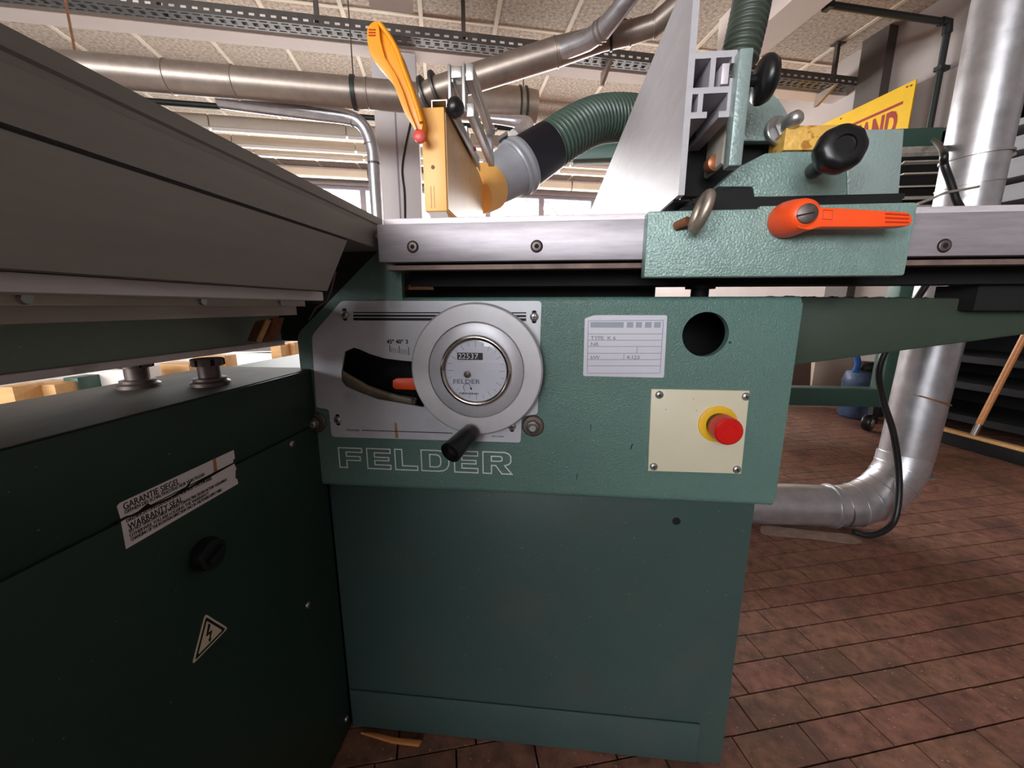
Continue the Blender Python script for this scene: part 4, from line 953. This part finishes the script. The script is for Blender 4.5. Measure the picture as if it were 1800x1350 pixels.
# ================================================================ RIGHT SIDE: DUCT, CABLE, FRAME, RACK, BROOM
DY, DR = 1.44, 0.073
def cx(xa, xb, y): return P((xa + xb) / 2, y, DY)
top = cx(1740, 1850, -60); b1 = cx(1723, 1818, 0); b2 = cx(1643, 1744, 375); b3 = cx(1550, 1634, 800)
xt = (b2.x + b3.x) / 2
Zb = DR + .004
vert = [Vector((b1.x + .02, DY, 3.02)), b1, b2, Vector((b3.x, DY, b3.z)), Vector((b3.x - .004, DY, .30))]
elb = [Vector((b3.x - .004, DY, .30))]
Re = .20; ecx = b3.x - .004 - Re
for k in range(1, 7):
    a = PI / 2 * k / 6; elb.append(Vector((ecx + Re * math.cos(a), DY - .02 * k / 6, Zb + Re - Re * math.sin(a))))
elb[0].z = Zb + Re; vert[-1].z = Zb + Re
hz = [elb[-1], Vector((ecx - .12, DY - .02, Zb)), Vector((.30, DY - .04, Zb))]
td = thing('galvanised_duct', (b3.x, DY, 0), 'big galvanised duct standing at the right with an elbow on the floor', 'duct')
obj('vertical_pipe', G().tube(vert, DR, 40), galv, td, smooth=50)
obj('elbow', G().tube(elb, DR + .0015, 40), galv, td, smooth=18)
for p, q in zip(elb[1:-1], elb[2:]): ring(td, p, q - p, DR + .001, galv, .003, .0035)
obj('floor_pipe', G().tube(hz, DR - .0005, 40), galv, td, smooth=50)
ring(td, hz[0].lerp(hz[1], .25), hz[1] - hz[0], DR, galv, .008, .006)
def band(y, xa, xb, m, name, w=.004, h=.004, tilt=0.0):
    c = P((xa + xb) / 2, y, DY); dv = Vector((tilt, 0, 1))
    return ring(td, c, dv, DR, m, w, h, name)
band(278, 1664, 1764, zinc, 'clamp_band', .005, .006, -.06); band(328, 1655, 1752, wire_m, 'wire_tie', .003, .003, -.10)
band(698, 1572, 1664, rust, 'wire_tie', .004, .004, .30); band(826, 1545, 1634, zinc, 'clamp_band', .005, .006, .06)
obj('clamp_screw', G().tube([P(1762, 282, DY - .02), P(1782, 270, DY - .02)], .008, 10), zinc, td)
obj('floor_dust', G().prism(rounded([PZ(x, y, .0003) for x, y in ((1336, 922), (1400, 930), (1450, 936), (1490, 938), (1520, 952), (1500, 957), (1455, 951), (1420, 947), (1336, 940))], .05, 4), (0, 0, .0012)), mat('pale_sawdust', (150, 124, 108), .9, 0, .3, 30), label='pale sawdust smear along the floor pipe of the big duct', cat='sawdust', kind='stuff')
cb = [P(1640, 246, 2.3), P(1652, 256, 1.7), P(1659, 268, 1.36), P(1660, 290, 1.34), P(1670, 318, 1.34), P(1680, 350, 1.34), P(1692, 385, 1.34), P(1660, 450, 1.335), P(1590, 560, 1.335), P(1547, 640, 1.34), P(1552, 700, 1.35), P(1570, 760, 1.345), P(1580, 830, 1.34), P(1578, 890, 1.32), P(1565, 925, 1.30), P(1530, 941, 1.28), P(1500, 934, 1.29)]
cbw = smoothpath(cb, 8)
for p in cbw: p.z = max(p.z, .012)
obj('power_cable', G().tube(cbw, .0095, 10), cable_m, label='thick black cable hanging beside the big galvanised duct down to the floor', cat='cable', smooth=60)
wt = smoothpath([P(1612, 359, 1.1), P(1636, 350, 1.2), P(1662, 339, 1.312), P(1690, 334, 1.325), P(1720, 328, 1.35)], 5)
obj('tie_wire', G().tube(wt, .0036, 8), wire_m, label='thin silver tie wire stretched from the fence to the big duct', cat='wire')
w2 = smoothpath([P(1548, 688, 1.35), P(1541, 670, 1.35), P(1545, 650, 1.35), P(1551, 632, 1.35)], 5)
obj('tie_wire', G().tube(w2, .0022, 8), wire_m, label='pale wire loop curling above the cable left of the duct', cat='wire')

# green machine frame farther back
FYm = 2.6
fr = thing('machine_frame', (1.6, FYm, 0), 'green steel machine frame with black motor standing behind the saw', 'machine frame')
fa, fb_ = P(1010, 238, FYm), P(1655, 268, FYm)
obj('top_beam', G().box(P(1008, 250, FYm).x, P(1655, 250, FYm).x, FYm, FYm + .10, P(1300, 270, FYm).z, P(1300, 237, FYm).z), green_frame, fr, bevel=.006)
obj('beam_sleeve', G().box(P(868, 250, FYm).x, P(1008, 250, FYm).x - .001, FYm + .01, FYm + .09, P(1300, 268, FYm).z, P(1300, 240, FYm).z), white_board, fr, bevel=.006)
pxa, pxb = P(1566, 600, FYm).x, P(1594, 600, FYm).x
obj('post', G().box(pxa, pxb, FYm + .002, FYm + .098, P(1450, 714, FYm).z, P(1300, 270, FYm).z), green_frame, fr, bevel=.006)
obj('base_beam', G().box(1.0, pxa - .001, FYm, FYm + .10, P(1450, 714, FYm).z, P(1450, 683, FYm).z), green_frame, fr, bevel=.006)
for xx in (1.1,): obj('base_foot', G().box(xx, xx + .1, FYm + .01, FYm + .09, 0, P(1450, 714, FYm).z), green_frame, fr)
mc = P(1597, 322, FYm - .3)
mo = obj('motor', G().lathe([(.13, -.16), (.14, -.15), (.14, .15), (.13, .16)], mc, (1, 0, 0), 36), black_matt, fr)
for k in range(18):
    a = 2 * PI * k / 18; d = Vector((0, math.cos(a), math.sin(a)))
    obj('cooling_fin', G().obox(mc + d * .148, (1, 0, 0), d, d.cross(Vector((1, 0, 0))), .15, .012, .003), slide_o, mo)
obj('motor_plate', G().prism(rounded([P(x, y, FYm - .12) for x, y in ((1560, 380), (1560, 285), (1645, 285), (1648, 320), (1635, 380))], .03), (0, .05, 0)), green_frame, fr, bevel=.003)
obj('motor_bracket', G().box(mc.x - .05, mc.x + .05, FYm - .2, FYm + .0, mc.z - .05, mc.z + .05), green_frame, fr)
obj('motor_arm', G().box(mc.x - .05, mc.x + .05, FYm, FYm + .1, mc.z - .05, P(1300, 270, FYm).z), green_frame, fr)

# shelving rack along the right wall
UR0, UR1, VR0, VR1 = 3.10, 3.62, 0.6, 2.30
rk = thing('shelving_rack', rp(3.36, 1.45, 0), 'black steel shelving rack with grey boards against the right wall', 'shelving rack')
for v_ in (VR0, VR1 - .04):
    for u_ in (UR0, UR1 - .04): obj('upright', G(RM).box(u_, u_ + .04, v_, v_ + .04, 0, 1.86), rack_m, rk)
zs = [RU(1800, y, UR0).z for y in (207, 219, 237, 262, 274, 308, 320, 349, 357)]
for z0, z1 in ((zs[1], zs[0]), (zs[3], zs[2]), (zs[5], zs[4]), (zs[7], zs[6])):
    obj('shelf_board', G(RM).box(UR0 - .012, UR1, VR0 + .041, VR1 - .041, z0, z1), board_g, rk, bevel=.002)
for z_ in (1.20, .95, .70, .46, .30, .10):
    obj('dark_shelf', G(RM).box(UR0 - .004, UR1, VR0 + .041, VR1 - .041, z_, z_ + .04), rack_m, rk)
obj('back_panel', G(RM).box(UR1 - .01, UR1 + .002, VR0, VR1, .02, 1.86), rack_m, rk)
obj('end_panel', G(RM).box(UR0 + .04, UR1 - .04, VR1 - .02, VR1 - .005, .02, 1.86), rack_m, rk)
obj('top_panel', G(RM).box(UR0, UR1, VR0, VR1, 1.862, 1.88), rack_m, rk)
# broom in front of the rack
b0 = PZ(1640, 772, 0); b1_ = PZ(1815, 822, 0); bdv = (b1_ - b0).normalized(); bn = Vector((-bdv.y, bdv.x, 0)); bl = (b1_ - b0).length + .12
bm_ = b0 + bdv * (bl / 2)
brm = thing('broom', bm_, 'wooden broom with black bristles leaning against the rack', 'broom')
obj('bristles', G().obox(bm_ + Vector((0, 0, .035)), bdv, bn, (0, 0, 1), bl / 2, .03, .033), bristle, brm, bevel=.004)
obj('head_block', G().obox(bm_ + Vector((0, 0, .078)), bdv, bn, (0, 0, 1), bl / 2, .026, .009), wood_l, brm, bevel=.004)
hb = PZ(1712, 748, .09); ht = RM @ RU(1797 + 86, 592 - 160, UR0 - .03)
hb = min((bm_ + bdv * (k * .002 - .5) + Vector((0, 0, .087)) for k in range(500)), key=lambda p: abs(proj(p)[0] - 1711))
obj('handle', G().tube([hb + (ht - hb) * .06, ht + (ht - hb) * .05], .0145, 16), wood_h, brm, smooth=60)
obj('ferrule', G().tube([hb, hb + (ht - hb) * .065], .018, 16), chrome, brm, smooth=60)

# things on the floor behind the arm
cbx = thing('carton', P(1445, 690, 3.6), 'beige carton standing on the floor behind the green frame', 'carton')
ca_, cb_ = P(1425, 690, 3.6), P(1500, 690, 3.6)
obj('carton_body', G().box(ca_.x, cb_.x, 3.6, 3.95, .0, .78), card, cbx, bevel=.004)
obj('carton_flap', G().prism([(ca_.x, 3.6, .781), (cb_.x, 3.6, .781), (cb_.x, 3.48, .74), (ca_.x, 3.48, .74)], (0, 0, .004)), card, cbx)
obj('brown_panel', G().prism([P(x, y, 3.45) for x, y in ((1330, 600), (1428, 600), (1424, 682), (1330, 690))], (0, .02, 0)), brown_m, label='dark brown board leaning behind the base of the green frame', cat='board')
vb = Vector((PZ(1528, 742, 0).x, 2.85, 0))
vc = thing('vacuum_cleaner', vb, 'small blue vacuum cleaner standing behind the green base beam left of the duct', 'vacuum cleaner')
vt0 = P(1529, 728, FYm + .05); zbm = P(1450, 714, FYm).z; rc_ = min(.055, zbm * .45); wcx = Vector((vt0.x, FYm + .05, rc_))
obj('castor_wheel', G().lathe([(.02, -.022), (rc_ * .92, -.02), (rc_, -.012), (rc_, .012), (rc_ * .92, .02), (.02, .022)], wcx, (.55, -.83, 0), 26), black, fr, smooth=50)
obj('wheel_hub', G().lathe([(rc_ * .5, 0), (rc_ * .4, .006), (.004, .008)], wcx + Vector((.55, -.83, 0)) * .022, (.55, -.83, 0), 5), zinc, fr)
obj('castor_fork', G().box(wcx.x + .012, wcx.x + .05, FYm + .045, FYm + .085, rc_ * .8, zbm), black, fr)
vt = P(1522, 662, vb.y + .12)
obj('tank', G().lathe([(.10, -.27), (.115, -.25), (.115, -.02), (.12, -.01), (.10, .06), (.05, .075)], Vector((vt.x, vb.y + .14, .27)), (0, 0, 1), 26), mat('faded_blue_plastic', (74, 92, 124), .45, 0, .3, 14), vc, smooth=60)
obj('motor_head', G().lathe([(.07, 0), (.075, .03), (.05, .06)], Vector((vt.x + .02, vb.y + .14, .346)), (0, 0, 1), 20), black, vc, smooth=60)
obj('hose', G().tube(smoothpath([Vector((vt.x - .08, vb.y + .14, .30)), P(1508, 640, vb.y + .1), P(1502, 610, vb.y + .1), P(1498, 560, vb.y + .1)], 6), .018, 10), blue_m, vc)

# far workbench with timber seen through the gap under the sliding table
BZ = .42
bt = thing('workbench', (-2.0, 2.1, 0), 'low white topped bench seen through the gap under the sliding table', 'workbench')
obj('bench_top', G().box(-3.4, -1.62, .75, 2.95, BZ - .03, BZ), white_board, bt, bevel=.003)
for (x, y) in ((-3.3, .85), (-1.75, .85), (-3.3, 2.8), (-1.75, 2.8)): obj('leg', G().box(x, x + .08, y, y + .08, 0, BZ - .031), wood_l, bt)
def offcut(px0, px1, yb, yt, m, lb_, dep=.10, top=None):
    a, b = PZ(px0, yb, BZ), PZ(px1, yb, BZ); c = (a + b) / 2
    d = (b - a); d.z = 0; w_ = d.length / 2; d.normalize(); n_ = Vector((-d.y, d.x, 0))
    if n_.dot(c) < 0: n_ = -n_
    h_ = abs(proj(c)[1] - yt) / FPX * proj(c)[2]
    obj('timber_offcut', G().obox(c + n_ * dep + Vector((0, 0, h_ / 2 + .0005)), d, n_, (0, 0, 1), w_, dep, h_ / 2), m, bevel=.002, label=lb_, cat='timber', group='offcuts on the bench')
offcut(2, 30, 716, 680, wood_l, 'square timber block at the far left in the gap under the sliding table', .05)
offcut(36, 102, 706, 676, wood_l, 'long light timber batten left of the green block on the bench', .06)
offcut(118, 143, 698, 664, green_frame, 'small green painted block between timber and white board', .05)
offcut(158, 232, 690, 650, white_board, 'white board offcut right of the green block on the bench', .08)
offcut(276, 336, 668, 640, wood_l, 'light timber offcut between the two adjusting bolts', .06)
offcut(342, 398, 652, 626, wood_l, 'light timber offcut behind the right adjusting bolt', .05)
offcut(478, 496, 634, 606, wood_l, 'left one of two small timber blocks near the saw corner', .05)
offcut(503, 520, 630, 602, wood_l, 'right one of two small timber blocks near the saw corner', .05)

# bare tree outside the far windows
def tree(u, v, h, label):
    g = G(); base = rp(u, v, -2.0)
    def grow(p, d, l, r_, depth):
        q = p + d * l; g.tube([p, q], [r_, r_ * .7], 5, caps=False)
        if depth == 0: return
        for k in range(3 if depth > 1 else 4):
            a = Vector((random.gauss(0, 1), random.gauss(0, 1), random.gauss(.35, .6))).normalized()
            grow(q, (d * .75 + a * .6).normalized(), l * random.uniform(.62, .8), r_ * .62, depth - 1)
    grow(base, Vector((0, 0, 1)), h * .38, h * .018, 6)
    obj('bare_tree', g, twig, label=label, cat='tree', group='trees outside', smooth=60, recalc=False)
tree(7.3, 19.0, 10.5, 'bare winter tree outside the far window near the fence plate')
tree(-9.0, 24.0, 11.0, 'bare winter tree outside the far window beside the column')
# loose splinter on the floor by the cabinet corner
sp = [PZ(x, y, .001) for x, y in ((634, 1291), (660, 1292), (700, 1301), (742, 1305), (736, 1314), (690, 1308))]
obj('wood_splinter', G().prism(sp, (0, 0, .006)), wood_h, bevel=.001, label='loose orange wood splinter on the floor at the cabinet corner', cat='splinter')
